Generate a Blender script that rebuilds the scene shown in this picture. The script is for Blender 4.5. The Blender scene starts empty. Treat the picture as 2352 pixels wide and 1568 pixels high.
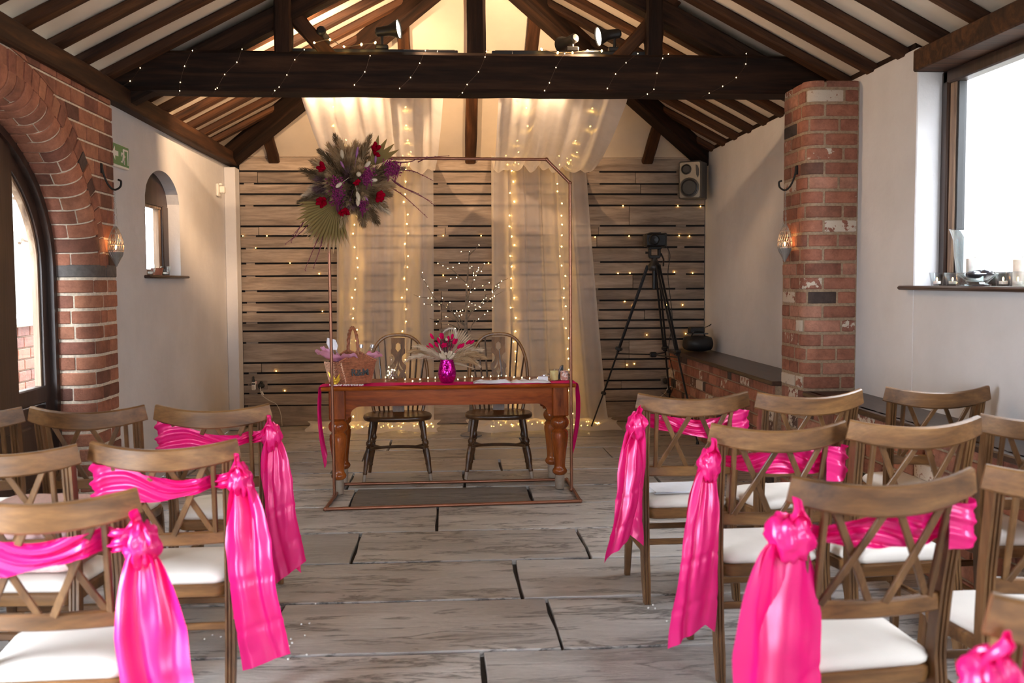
import bpy, math, random
from mathutils import Vector, Matrix, Euler, noise
from mathutils.geometry import tessellate_polygon
S = bpy.context.scene
COL = S.collection
PI = math.pi
rnd = random.Random(11)
V = Vector

# ------------------------------------------------------------------ camera, sky, daylight, exposure
EYE = V((0.0, 0.0, 1.46))
FPX = 2286.7                                     # 35 mm lens on a 2352 pixel wide frame
YAW, PITCH, ROLL = math.radians(3.6465), math.radians(3.4785), math.radians(0.3)
fwd = V((math.sin(YAW) * math.cos(PITCH), math.cos(YAW) * math.cos(PITCH), -math.sin(PITCH)))
rgt = V((math.cos(YAW), -math.sin(YAW), 0.0))
upv = rgt.cross(fwd)
r2 = rgt * math.cos(ROLL) - upv * math.sin(ROLL)
u2 = upv * math.cos(ROLL) + rgt * math.sin(ROLL)
cam_d = bpy.data.cameras.new('camera')
cam_d.sensor_width = 36.0
cam_d.lens = 35.0
cam_d.clip_start = 0.05
cam_d.clip_end = 100
cam_d.dof.use_dof = True
cam_d.dof.focus_distance = 7.2
cam_d.dof.aperture_fstop = 3.5
cam_o = bpy.data.objects.new('camera', cam_d)
COL.objects.link(cam_o)
mrot = Matrix((r2, u2, -fwd)).transposed().to_4x4()
cam_o.matrix_world = Matrix.Translation(EYE) @ mrot
S.camera = cam_o

world = bpy.data.worlds.new('overcast_sky')
S.world = world
world.use_nodes = True
wbg = world.node_tree.nodes['Background']
wbg.inputs[0].default_value = (0.87, 0.95, 1.05, 1)
wbg.inputs[1].default_value = 25.0
S.view_settings.view_transform = 'Standard'
S.view_settings.look = 'None'
S.view_settings.gamma = 1.0
S.view_settings.use_curve_mapping = False
S.view_settings.exposure = 0.52
S.cycles.use_denoising = True
S.cycles.max_bounces = 10
S.cycles.diffuse_bounces = 5
S.cycles.transparent_max_bounces = 24
S.cycles.caustics_reflective = False
S.cycles.caustics_refractive = False
S.cycles.sample_clamp_indirect = 6.0
WARM = (1.0, 0.66, 0.38)
LAMP_W = 138.0          # watts of the lamps on the beam
BULB = 60.0             # radiance of the fairy-light bulbs


def portal(loc, rot, sx, sy):
    l = bpy.data.lights.new('daylight_portal', 'AREA')
    l.shape = 'RECTANGLE'
    l.size, l.size_y = sx, sy
    l.cycles.is_portal = True
    o = bpy.data.objects.new('daylight_portal', l)
    o.location, o.rotation_euler = loc, rot
    COL.objects.link(o)


portal((2.97, 4.35, 2.0), (0, math.radians(90), 0), 1.2, 2.3)        # right wall, the window in view
portal((2.97, 0.9, 2.0), (0, math.radians(90), 0), 1.2, 2.4)         # right wall, added window out of view nearer the camera
portal((-2.55, 4.95, 1.35), (0, math.radians(-90), 0), 2.2, 2.3)      # arched door
portal((-2.6, 1.6, 1.35), (0, math.radians(-90), 0), 2.2, 1.5)       # added door out of view, beside the camera
portal((-2.5, 7.83, 1.9), (0, math.radians(-90), 0), 0.8, 0.9)       # small arched window
portal((0.24, -3.1, 1.55), (math.radians(90), 0, 0), 1.3, 1.3)        # added window in the end wall behind the camera


def ray(px, py):
    dx, dy = px - 1176.0, -(py - 784.0)
    return r2 * (dx / FPX) + u2 * (dy / FPX) + fwd


def at(px, py, Y):
    d = ray(px, py)
    return EYE + d * (Y / d.y)


def atz(px, py, z):
    d = ray(px, py)
    return EYE + d * ((z - EYE.z) / d.z)


def atx(px, py, x):
    d = ray(px, py)
    return EYE + d * (x / d.x)


# ------------------------------------------------------------------ objects
WM = {}


def tag(o, label=None, cat=None, group=None, kind=None):
    if label: o['label'] = label
    if cat: o['category'] = cat
    if group: o['group'] = group
    if kind: o['kind'] = kind
    return o


def empty(name, label=None, cat=None, loc=(0, 0, 0), rotz=0.0, group=None, scale=1.0, kind=None):
    o = bpy.data.objects.new(name, None)
    COL.objects.link(o)
    o.location = loc
    o.rotation_euler = (0, 0, rotz)
    o.scale = (scale,) * 3
    o.empty_display_size = 0.1
    WM[o] = Matrix.LocRotScale(V(loc), Euler((0, 0, rotz)), V((scale,) * 3))
    return tag(o, label, cat, group, kind)


def orient(d, roll_up=V((0, 0, 1))):
    """matrix whose local x runs along d"""
    x = V(d).normalized()
    y = V(roll_up).cross(x)
    if y.length < 1e-5:
        y = V((0, 1, 0)).cross(x)
        if y.length < 1e-5: y = V((1, 0, 0)).cross(x)
    y.normalize()
    z = x.cross(y)
    return Matrix((x, y, z)).transposed().to_4x4()


def zalign(d):
    """matrix whose local z runs along d"""
    return V((0, 0, 1)).rotation_difference(V(d).normalized()).to_matrix().to_4x4()


class MB:
    def __init__(self):
        self.v, self.f = [], []

    def add(self, vs, fs, M=None):
        o = len(self.v)
        if M is not None: vs = [M @ V(p) for p in vs]
        self.v += [tuple(p) for p in vs]
        self.f += [tuple(i + o for i in f) for f in fs]
        return self

    def box(self, c, s, b=0.003, M=None):
        hx, hy, hz = s[0] / 2, s[1] / 2, s[2] / 2
        b = min(b, hx * .9, hy * .9, hz * .9)
        vs, ix = [], {}
        for sx in (-1, 1):
            for sy in (-1, 1):
                for sz in (-1, 1):
                    for ax in range(3):
                        h = [hx - b, hy - b, hz - b]
                        h[ax] += b
                        ix[(sx, sy, sz, ax)] = len(vs)
                        vs.append((c[0] + sx * h[0], c[1] + sy * h[1], c[2] + sz * h[2]))
        fs = []
        g = lambda sx, sy, sz, a: ix[(sx, sy, sz, a)]
        for s_ in (-1, 1):
            q = [g(s_, -1, -1, 0), g(s_, 1, -1, 0), g(s_, 1, 1, 0), g(s_, -1, 1, 0)]
            fs.append(q if s_ > 0 else q[::-1])
            q = [g(-1, s_, -1, 1), g(-1, s_, 1, 1), g(1, s_, 1, 1), g(1, s_, -1, 1)]
            fs.append(q if s_ > 0 else q[::-1])
            q = [g(-1, -1, s_, 2), g(1, -1, s_, 2), g(1, 1, s_, 2), g(-1, 1, s_, 2)]
            fs.append(q if s_ > 0 else q[::-1])
        for a in (-1, 1):
            for c_ in (-1, 1):
                q = [g(a, c_, -1, 0), g(a, c_, -1, 1), g(a, c_, 1, 1), g(a, c_, 1, 0)]
                fs.append(q if a * c_ > 0 else q[::-1])
                q = [g(a, -1, c_, 2), g(a, 1, c_, 2), g(a, 1, c_, 0), g(a, -1, c_, 0)]
                fs.append(q if a * c_ < 0 else q[::-1])
                q = [g(-1, a, c_, 1), g(-1, a, c_, 2), g(1, a, c_, 2), g(1, a, c_, 1)]
                fs.append(q if a * c_ < 0 else q[::-1])
                for e in (-1, 1):
                    q = [g(a, c_, e, 0), g(a, c_, e, 1), g(a, c_, e, 2)]
                    fs.append(q if a * c_ * e > 0 else q[::-1])
        return self.add(vs, fs, M)

    def sweep(self, pts, secs, closed=False, cap=True, up=None, M=None):
        """secs: a 2-D section (u across, v along up) or one per point"""
        pts = [V(p) for p in pts]
        n = len(pts)
        if not isinstance(secs[0][0], (tuple, list)): secs = [secs] * n
        m = len(secs[0])
        vs = []
        prev = None
        for i, p in enumerate(pts):
            if closed: t = pts[(i + 1) % n] - pts[i - 1]
            else: t = pts[min(i + 1, n - 1)] - pts[max(i - 1, 0)]
            t = t.normalized() if t.length > 1e-9 else V((0, 0, 1))
            if up is not None:
                u = t.cross(V(up))
                if u.length < 1e-4: u = t.cross(V((0.1, 1, 0.05)))
                u.normalize()
            elif prev is None:
                u = t.cross(V((0, 0, 1)))
                if u.length < 1e-3: u = t.cross(V((0, 1, 0)))
                u.normalize()
            else:
                u = prev - t * prev.dot(t)
                u.normalize()
            prev = u
            w = u.cross(t)
            vs += [p + u * a + w * b for a, b in secs[i]]
        fs = []
        for i in range(n if closed else n - 1):
            j = (i + 1) % n
            for k in range(m):
                l = (k + 1) % m
                fs.append((i * m + k, i * m + l, j * m + l, j * m + k))
        if cap and not closed:
            fs.append(tuple(range(m))[::-1])
            fs.append(tuple((n - 1) * m + k for k in range(m)))
        return self.add(vs, fs, M)

    def tube(self, pts, r, n=8, closed=False, cap=True, M=None):
        rs = r if isinstance(r, (list, tuple)) else [r] * len(pts)
        secs = [[(q * math.cos(2 * PI * k / n), q * math.sin(2 * PI * k / n)) for k in range(n)] for q in rs]
        return self.sweep(pts, secs, closed, cap, None, M)

    def lathe(self, prof, n=20, M=None, cap=True):
        vs, fs = [], []
        for r, z in prof:
            vs += [(r * math.cos(2 * PI * k / n), r * math.sin(2 * PI * k / n), z) for k in range(n)]
        for i in range(len(prof) - 1):
            for k in range(n):
                l = (k + 1) % n
                fs.append((i * n + k, i * n + l, (i + 1) * n + l, (i + 1) * n + k))
        if cap:
            if prof[0][0] > 1e-6: fs.append(tuple(range(n))[::-1])
            if prof[-1][0] > 1e-6: fs.append(tuple((len(prof) - 1) * n + k for k in range(n)))
        return self.add(vs, fs, M)

    def sheet(self, fn, nu, nv, M=None, wrap=False):
        vs = [fn(i / nu, j / nv) for j in range(nv + 1) for i in range(nu + 1)]
        fs = [(j * (nu + 1) + i, j * (nu + 1) + i + 1, (j + 1) * (nu + 1) + i + 1, (j + 1) * (nu + 1) + i)
              for j in range(nv) for i in range(nu)]
        return self.add(vs, fs, M)

    def ball(self, c, r, n=10, m=6, M=None, fn=None):
        if not isinstance(r, (tuple, list)): r = (r, r, r)
        vs, fs = [], []
        for j in range(m + 1):
            a = PI * j / m
            for k in range(n):
                b = 2 * PI * k / n
                d = V((math.sin(a) * math.cos(b), math.sin(a) * math.sin(b), -math.cos(a)))
                q = fn(d) if fn else 1.0
                vs.append((c[0] + r[0] * d.x * q, c[1] + r[1] * d.y * q, c[2] + r[2] * d.z * q))
        for j in range(m):
            for k in range(n):
                l = (k + 1) % n
                fs.append((j * n + k, j * n + l, (j + 1) * n + l, (j + 1) * n + k))
        return self.add(vs, fs, M)

    def prism(self, outer, depth, holes=(), M=None):
        """polygon in the local x-z plane, thickness along y"""
        loops = [list(outer)] + [list(h) for h in holes]
        flat = [p for l in loops for p in l]
        tris = tessellate_polygon([[V((x, z, 0)) for x, z in l] for l in loops])
        n = len(flat)
        vs = [(x, -depth / 2, z) for x, z in flat] + [(x, depth / 2, z) for x, z in flat]
        fs = []
        for t in tris:
            a, b, c = (flat[i] for i in t)
            ccw = (b[0] - a[0]) * (c[1] - a[1]) - (b[1] - a[1]) * (c[0] - a[0]) > 0
            t = tuple(t) if ccw else tuple(t)[::-1]
            fs.append(t)
            fs.append(tuple(i + n for i in t[::-1]))
        o = 0
        for li, l in enumerate(loops):
            k = len(l)
            area = sum(l[i][0] * l[(i + 1) % k][1] - l[(i + 1) % k][0] * l[i][1] for i in range(k))
            for i in range(k):
                j = (i + 1) % k
                q = (o + i, o + i + n, o + j + n, o + j)
                if (area > 0) == (li > 0): q = q[::-1]
                fs.append(q[::-1] if li == 0 else q[::-1])
            o += k
        return self.add(vs, fs, M)

    def mesh(self, name, mat, smooth=40):
        me = bpy.data.meshes.new(name)
        me.from_pydata(self.v, [], self.f)
        me.validate()
        if mat is not None: me.materials.append(mat)
        if smooth:
            me.polygons.foreach_set('use_smooth', [True] * len(me.polygons))
            me.set_sharp_from_angle(angle=math.radians(smooth))
        me.update()
        return me

    def build(self, name, mat, parent=None, smooth=40, local=False, M=None):
        """world coordinates unless local; with a parent the points are brought into its frame"""
        if parent is not None and not local:
            inv = WM[parent].inverted()
            self.v = [tuple(inv @ V(p)) for p in self.v]
        return put(name, self.mesh(name, mat, smooth), parent, M)


def put(name, me, parent=None, M=None):
    o = bpy.data.objects.new(name, me)
    COL.objects.link(o)
    if parent is not None: o.parent = parent
    if M is not None: o.matrix_local = M
    WM[o] = (WM[parent] if parent is not None else Matrix()) @ (M if M is not None else Matrix())
    return o


def copy_tree(o, parent=None):
    c = o.copy()
    COL.objects.link(c)
    if parent is not None: c.parent = parent
    WM[c] = WM.get(o, Matrix())
    for ch in list(o.children): copy_tree(ch, c)
    return c


def place(o, M):
    o.matrix_local = M
    WM[o] = M


def rect(w, h, b=0.0):
    w, h = w / 2, h / 2
    if b <= 0: return [(-w, -h), (w, -h), (w, h), (-w, h)]
    return [(-w + b, -h), (w - b, -h), (w, -h + b), (w, h - b), (w - b, h), (-w + b, h), (-w, h - b), (-w, -h + b)]


def smoothpath(pts, n=6):
    """Catmull-Rom through the points"""
    P = [V(p) for p in pts]
    P = [P[0] * 2 - P[1]] + P + [P[-1] * 2 - P[-2]]
    out = []
    for i in range(1, len(P) - 2):
        a, b, c, d = P[i - 1:i + 3]
        for k in range(n):
            t = k / n
            out.append(0.5 * ((2 * b) + (c - a) * t + (2 * a - 5 * b + 4 * c - d) * t * t + (3 * b - a - 3 * c + d) * t ** 3))
    out.append(P[-2])
    return out


def lerp(a, b, t): return a + (b - a) * t


def interp(x, xs, ys):
    if x <= xs[0]: return ys[0]
    for i in range(len(xs) - 1):
        if x <= xs[i + 1]:
            return lerp(ys[i], ys[i + 1], (x - xs[i]) / (xs[i + 1] - xs[i]))
    return ys[-1]


# ------------------------------------------------------------------ materials
def srgb(*c):
    f = lambda v: v / 12.92 if v <= 0.04045 else ((v + 0.055) / 1.055) ** 2.4
    return tuple(f(v / 255.0) for v in c) + (1.0,)


class NT:
    def __init__(self, name):
        self.m = bpy.data.materials.new(name)
        self.m.use_nodes = True
        self.t = self.m.node_tree
        self.b = self.t.nodes['Principled BSDF']
        self.out = self.t.nodes['Material Output']

    def n(self, typ, **kw):
        x = self.t.nodes.new(typ)
        for k, v in kw.items():
            if k in x.inputs.keys() if isinstance(k, str) else False: pass
            setattr(x, k, v)
        return x

    def l(self, a, b): self.t.links.new(a, b)

    def coords(self, scale=(1, 1, 1), kind='Object'):
        tc = self.n('ShaderNodeTexCoord')
        mp = self.n('ShaderNodeMapping')
        mp.inputs['Scale'].default_value = scale
        self.l(tc.outputs[kind], mp.inputs['Vector'])
        return mp.outputs[0]

    def shifted(self, vec, amount=40.0):
        """moves the pattern by a random amount per object"""
        oi = self.n('ShaderNodeObjectInfo')
        mu = self.n('ShaderNodeMath', operation='MULTIPLY')
        mu.inputs[1].default_value = amount
        self.l(oi.outputs['Random'], mu.inputs[0])
        ad = self.n('ShaderNodeVectorMath', operation='ADD')
        self.l(vec, ad.inputs[0])
        self.l(mu.outputs[0], ad.inputs[1])
        return ad.outputs[0], oi.outputs['Random']

    def noise(self, vec, scale, detail=4, rough=0.55, dist=0.0):
        x = self.n('ShaderNodeTexNoise')
        x.inputs['Scale'].default_value = scale
        x.inputs['Detail'].default_value = detail
        x.inputs['Roughness'].default_value = rough
        x.inputs['Distortion'].default_value = dist
        self.l(vec, x.inputs['Vector'])
        return x.outputs['Fac']

    def ramp(self, fac, stops, interp_='LINEAR'):
        x = self.n('ShaderNodeValToRGB')
        x.color_ramp.interpolation = interp_
        e = x.color_ramp.elements
        while len(e) > len(stops): e.remove(e[-1])
        while len(e) < len(stops): e.new(0.5)
        for k, (p, c) in enumerate(stops):
            e[k].position = p
            e[k].color = c if isinstance(c, tuple) else (c, c, c, 1)
        self.l(fac, x.inputs[0])
        return x.outputs[0]

    def mix(self, a, b, fac, blend='MIX'):
        x = self.n('ShaderNodeMix', data_type='RGBA', blend_type=blend)
        for sock, v in ((x.inputs[0], fac), (x.inputs[6], a), (x.inputs[7], b)):
            if isinstance(v, (int, float)): sock.default_value = v
            elif isinstance(v, tuple): sock.default_value = v
            else: self.l(v, sock)
        return x.outputs[2]

    def math(self, op, a, b=0.0):
        x = self.n('ShaderNodeMath', operation=op)
        for s, v in ((x.inputs[0], a), (x.inputs[1], b)):
            if isinstance(v, (int, float)): s.default_value = v
            else: self.l(v, s)
        return x.outputs[0]

    def bump(self, h, strength=0.3, dist=0.01):
        x = self.n('ShaderNodeBump')
        x.inputs['Strength'].default_value = strength
        x.inputs['Distance'].default_value = dist
        self.l(h, x.inputs['Height'])
        self.l(x.outputs[0], self.b.inputs['Normal'])

    def set(self, **kw):
        names = dict(rough='Roughness', metal='Metallic', spec='Specular IOR Level', trans='Transmission Weight', ior='IOR',
                     sheen='Sheen Weight', coat='Coat Weight', coatr='Coat Roughness', sss='Subsurface Weight', alpha='Alpha')
        for k, v in kw.items():
            s = self.b.inputs[names[k]]
            if isinstance(v, (int, float)): s.default_value = v
            else: self.l(v, s)
        return self

    def color(self, c):
        if isinstance(c, tuple): self.b.inputs['Base Color'].default_value = c
        else: self.l(c, self.b.inputs['Base Color'])
        return self


def plain(name, c, rough=0.5, metal=0.0, var=0.12, scale=30.0, bump=0.0, **kw):
    t = NT(name)
    v = t.coords()
    f = t.noise(v, scale, 3)
    dark = tuple(x * (1 - var) for x in c[:3]) + (1,)
    lite = tuple(min(1, x * (1 + var)) for x in c[:3]) + (1,)
    t.color(t.ramp(f, [(0.3, dark), (0.7, lite)]))
    t.set(rough=rough, metal=metal, **kw)
    if bump: t.bump(f, bump, 0.004)
    return t.m


def wood(name, dark, mid, light, along='x', scale=6.0, rough=0.5, rand=0.25, bump=0.25, stretch=14.0, fine=60.0, **kw):
    t = NT(name)
    sc = {'x': (1 / stretch, 1, 1), 'y': (1, 1 / stretch, 1), 'z': (1, 1, 1 / stretch)}[along]
    v, r = t.shifted(t.coords(sc))
    a = t.noise(v, scale * 2.2, 6, 0.62, 0.8)
    b = t.noise(v, fine, 3, 0.7)
    c1 = t.ramp(a, [(0.28, dark), (0.5, mid), (0.75, light)])
    c2 = t.mix(c1, t.ramp(b, [(0.35, 0.45), (0.62, 1.0)]), 0.45, 'MULTIPLY')
    k = t.ramp(r, [(0.0, 1.0 - rand), (1.0, 1.0 + rand * 0.6)])
    t.color(t.mix(c2, k, 1.0, 'MULTIPLY'))
    t.set(rough=rough, **kw)
    t.bump(t.math('ADD', a, b), bump, 0.004)
    return t.m


def emitter(name, c, strength):
    t = NT(name)
    t.b.inputs['Base Color'].default_value = (0.0, 0.0, 0.0, 1)
    t.b.inputs['Emission Color'].default_value = c if len(c) == 4 else c + (1,)
    t.b.inputs['Emission Strength'].default_value = strength
    return t.m


def glass(name, c=(0.97, 0.99, 0.99, 1), rough=0.0, thin=True, refl=1.0):
    """thin panes and vessels: clear, with a Fresnel reflection, so that daylight passes without caustics"""
    t = NT(name)
    tr = t.n('ShaderNodeBsdfTransparent')
    tr.inputs[0].default_value = c
    gl = t.n('ShaderNodeBsdfGlossy')
    gl.inputs['Roughness'].default_value = rough + 0.02
    lw = t.n('ShaderNodeLayerWeight')          # facing is the same from both sides of a pane
    lw.inputs[0].default_value = 0.5
    f2 = t.math('MULTIPLY', t.math('ADD', 0.04, t.math('MULTIPLY', t.math('POWER', lw.outputs['Facing'], 5.0), 0.9)), refl)
    mx = t.n('ShaderNodeMixShader')
    t.l(f2, mx.inputs[0])
    t.l(tr.outputs[0], mx.inputs[1])
    t.l(gl.outputs[0], mx.inputs[2])
    t.l(mx.outputs[0], t.out.inputs['Surface'])
    return t.m


def cloth(name, c, thru=0.3, clear=0.0, weave=900.0, gloss=0.0, groughness=0.35):
    """fabric: diffuse + translucent, part clear when sheer, optional satin gloss"""
    t = NT(name)
    v = t.coords()
    f = t.noise(v, 9, 3)
    col = t.ramp(f, [(0.3, tuple(x * 0.93 for x in c[:3]) + (1,)), (0.7, c)])
    di = t.n('ShaderNodeBsdfDiffuse')
    tl = t.n('ShaderNodeBsdfTranslucent')
    t.l(col, di.inputs[0])
    t.l(col, tl.inputs[0])
    mx = t.n('ShaderNodeMixShader')
    mx.inputs[0].default_value = thru
    t.l(di.outputs[0], mx.inputs[1])
    t.l(tl.outputs[0], mx.inputs[2])
    o = mx.outputs[0]
    if gloss:
        gl = t.n('ShaderNodeBsdfGlossy')
        gl.inputs['Roughness'].default_value = groughness
        lt = tuple(0.35 + 0.65 * x for x in c[:3]) + (1,)
        gl.inputs[0].default_value = lt
        m2 = t.n('ShaderNodeMixShader')
        m2.inputs[0].default_value = gloss
        t.l(o, m2.inputs[1])
        t.l(gl.outputs[0], m2.inputs[2])
        o = m2.outputs[0]
    if clear:
        tr = t.n('ShaderNodeBsdfTransparent')
        lw = t.n('ShaderNodeLayerWeight')
        lw.inputs[0].default_value = 0.35
        fa = t.math('MULTIPLY', t.math('SUBTRACT', 1.0, t.math('POWER', lw.outputs['Facing'], 1.5)), clear)
        m3 = t.n('ShaderNodeMixShader')
        t.l(fa, m3.inputs[0])
        t.l(o, m3.inputs[1])
        t.l(tr.outputs[0], m3.inputs[2])
        o = m3.outputs[0]
    t.l(o, t.out.inputs['Surface'])
    return t.m


M = {}
M['beam'] = wood('dark_oak', srgb(18, 11, 8), srgb(42, 26, 17), srgb(70, 45, 29), rough=0.8, bump=0.5, rand=0.1, spec=0.2)
M['rafter'] = wood('stained_rafter', srgb(34, 19, 11), srgb(70, 42, 24), srgb(110, 70, 40), rough=0.7, rand=0.3, bump=0.4, spec=0.25)
M['plank'] = wood('pallet_board', srgb(112, 94, 80), srgb(156, 136, 118), srgb(186, 166, 146), rough=0.75, rand=0.22, bump=0.3, scale=5.0, stretch=10.0)
M['ledge'] = wood('dark_ledge', srgb(38, 24, 18), srgb(62, 42, 32), srgb(84, 60, 48), 'y', rough=0.35, bump=0.15, rand=0.05)
M['frame'] = wood('dark_joinery', srgb(34, 22, 17), srgb(58, 40, 32), srgb(78, 56, 46), 'z', rough=0.4, bump=0.15, rand=0.1)
M['frame_light'] = wood('worn_joinery', srgb(96, 72, 56), srgb(150, 122, 98), srgb(196, 172, 146), 'z', rough=0.5, bump=0.2, rand=0.1)


def plaster(name, c, bump=0.35):
    t = NT(name)
    v = t.coords()
    a = t.noise(v, 2.2, 4, 0.6)
    b = t.noise(v, 45, 4, 0.7)
    d = tuple(x * 0.9 for x in c[:3]) + (1,)
    t.color(t.ramp(a, [(0.3, d), (0.65, c)]))
    t.set(rough=0.9, spec=0.2)
    t.bump(t.math('ADD', t.math('MULTIPLY', a, 3.0), t.math('MULTIPLY', b, 0.35)), bump, 0.012)
    return t.m


M['plaster'] = plaster('white_plaster', srgb(210, 206, 205))
M['ceil'] = plaster('cream_ceiling', srgb(222, 208, 190), 0.2)
M['black'] = plain('black_plastic', srgb(24, 23, 24), 0.45)
M['blackmetal'] = plain('black_metal', srgb(22, 21, 22), 0.35, 0.3)
M['iron'] = plain('black_iron', srgb(26, 22, 20), 0.55, 0.4, bump=0.3)
M['gap'] = plain('dark_backing', srgb(30, 25, 22), 0.9)
M['bulb'] = emitter('warm_bulb', (1.0, 0.57, 0.13), BULB)
M['bulb_white'] = emitter('warm_white_bulb', (1.0, 0.70, 0.34), BULB * 0.35)
M['bulb_dim'] = emitter('dim_warm_bulb', (1.0, 0.57, 0.13), 18)
M['bulb_tiny'] = emitter('tiny_bulb', (1.0, 0.80, 0.50), 14)
M['glass'] = glass('clear_glass')
M['pane'] = glass('window_pane', (0.98, 0.99, 1.0, 1))


def brick_mat():
    t = NT('handmade_brick')
    v, r = t.shifted(t.coords())
    a = t.noise(v, 14, 5, 0.65)
    b = t.noise(v, 70, 4, 0.7)
    base = t.ramp(r, [(0.0, srgb(170, 112, 88)), (0.18, srgb(150, 96, 77)), (0.34, srgb(178, 126, 104)), (0.5, srgb(138, 90, 75)), (0.64, srgb(160, 104, 82)),
                      (0.78, srgb(124, 80, 66)), (0.88, srgb(156, 100, 78)), (0.95, srgb(88, 68, 60)), (1.0, srgb(66, 58, 55))])
    c = t.mix(base, t.ramp(a, [(0.3, 0.55), (0.62, 1.12)]), 0.8, 'MULTIPLY')
    c = t.mix(c, t.ramp(b, [(0.3, 0.75), (0.7, 1.1)]), 0.6, 'MULTIPLY')
    # limewash left on some of the bricks
    r7 = t.math('FRACT', t.math('MULTIPLY', r, 7.31))
    th = t.ramp(r7, [(0.0, 0.80), (0.80, 0.70), (0.90, 0.50), (1.0, 0.34)])
    w = t.ramp(t.math('SUBTRACT', t.noise(v, 22, 5, 0.6), th), [(0.0, 0.0), (0.03, 1.0)])
    c = t.mix(c, srgb(196, 180, 162), w)
    t.color(c)
    t.set(rough=0.85, spec=0.25)
    t.bump(t.math('ADD', a, b), 0.7, 0.006)
    return t.m


def brick_red_mat():
    t = NT('smooth_red_brick')
    v, r = t.shifted(t.coords())
    a = t.noise(v, 12, 5, 0.65)
    b = t.noise(v, 80, 4, 0.7)
    base = t.ramp(r, [(0.0, srgb(170, 110, 85)), (0.25, srgb(146, 92, 74)), (0.45, srgb(178, 120, 92)), (0.65, srgb(126, 80, 67)), (0.85, srgb(158, 102, 78)),
                      (0.97, srgb(108, 70, 58)), (1.0, srgb(74, 62, 58))])
    c = t.mix(base, t.ramp(a, [(0.3, 0.55), (0.62, 1.1)]), 0.8, 'MULTIPLY')
    c = t.mix(c, t.ramp(b, [(0.3, 0.7), (0.7, 1.1)]), 0.6, 'MULTIPLY')
    t.color(c)
    t.set(rough=0.8, spec=0.3)
    t.bump(t.math('ADD', a, b), 0.7, 0.006)
    return t.m


M['brick_blue'] = plain('blue_black_brick', srgb(88, 80, 76), .7, var=.3, scale=25, bump=.5)
M['brick'] = brick_mat()
M['brick_red'] = brick_red_mat()
M['mortar'] = plain('lime_mortar', srgb(150, 126, 102), 0.95, var=0.25, scale=60, bump=0.6)
M['mortar_pale'] = plain('pale_mortar', srgb(206, 190, 170), 0.95, var=0.22, scale=60, bump=0.6)


def slab_mat(name='riven_flagstone', k=1.0):
    t = NT(name)
    v, r = t.shifted(t.coords((0.42, 2.1, 1)))
    big = t.noise(v, 1.6, 6, 0.62, 1.2)
    lay = t.noise(v, 4.6, 8, 0.64, 0.5)
    fine = t.noise(v, 45, 4, 0.7)
    base = t.ramp(r, [(0.0, srgb(162, 157, 152)), (0.3, srgb(190, 184, 178)), (0.55, srgb(174, 168, 162)), (0.8, srgb(202, 196, 189)), (1.0, srgb(152, 148, 145))])
    # thin dark edges where the stone has split in layers
    stp = t.math('ABSOLUTE', t.math('SUBTRACT', t.math('FRACT', t.math('MULTIPLY', lay, 3.4)), 0.5))
    crack = t.ramp(stp, [(0.0, 0.26), (0.05, 0.55), (0.13, 1.0)])
    # patches where the face is still smooth
    amt = t.ramp(t.math('ADD', t.math('MULTIPLY', t.math('SUBTRACT', r, 0.5), 0.5), big), [(0.25, 0.25), (0.48, 1.0)])
    c = t.mix(base, crack, amt, 'MULTIPLY')
    c = t.mix(c, t.ramp(big, [(0.3, 0.72), (0.7, 1.15)]), 0.9, 'MULTIPLY')
    c = t.mix(c, t.ramp(fine, [(0.3, 0.8), (0.7, 1.1)]), 0.6, 'MULTIPLY')
    if k != 1.0: c = t.mix(c, (k, k * 1.0, k * 1.04, 1), 1.0, 'MULTIPLY')
    t.color(c)
    t.set(rough=t.ramp(lay, [(0.3, 0.30), (0.7, 0.52)]), spec=0.5)
    h = t.math('ADD', t.math('MULTIPLY', t.math('FLOOR', t.math('MULTIPLY', lay, 6.0)), 0.10), t.math('ADD', t.math('MULTIPLY', lay, 0.5), t.math('MULTIPLY', fine, 0.06)))
    t.bump(h, 0.9, 0.03)
    return t.m


M['slab'] = slab_mat()
M['slab_dark'] = slab_mat('blue_grey_flagstone', .42)
M['grout'] = plain('dark_grout', srgb(66, 60, 55), 0.95, var=0.2, scale=80, bump=0.5)
M['pink'] = cloth('hot_pink_satin', (1.0, 0.012, 0.25, 1), 0.30, 0.0, gloss=0.16, groughness=0.32)
M['sheer'] = cloth('sheer_voile', srgb(252, 246, 242), 0.55, 0.46)
M['hem'] = cloth('pooled_voile', srgb(252, 246, 242), 0.5, 0.22)
M['swag'] = cloth('white_voile_doubled', srgb(252, 246, 240), 0.45, 0.10)
# ================================================================== the room
XL, XR, YB, YF = -2.17, 2.65, 10.15, -3.0
XM = 0.24
HW = 2.41
PITCHK = 0.52
ZC0 = 2.81                      # ceiling boards at the wall line


def zc(x): return ZC0 + PITCHK * (HW - abs(x - XM))


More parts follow.
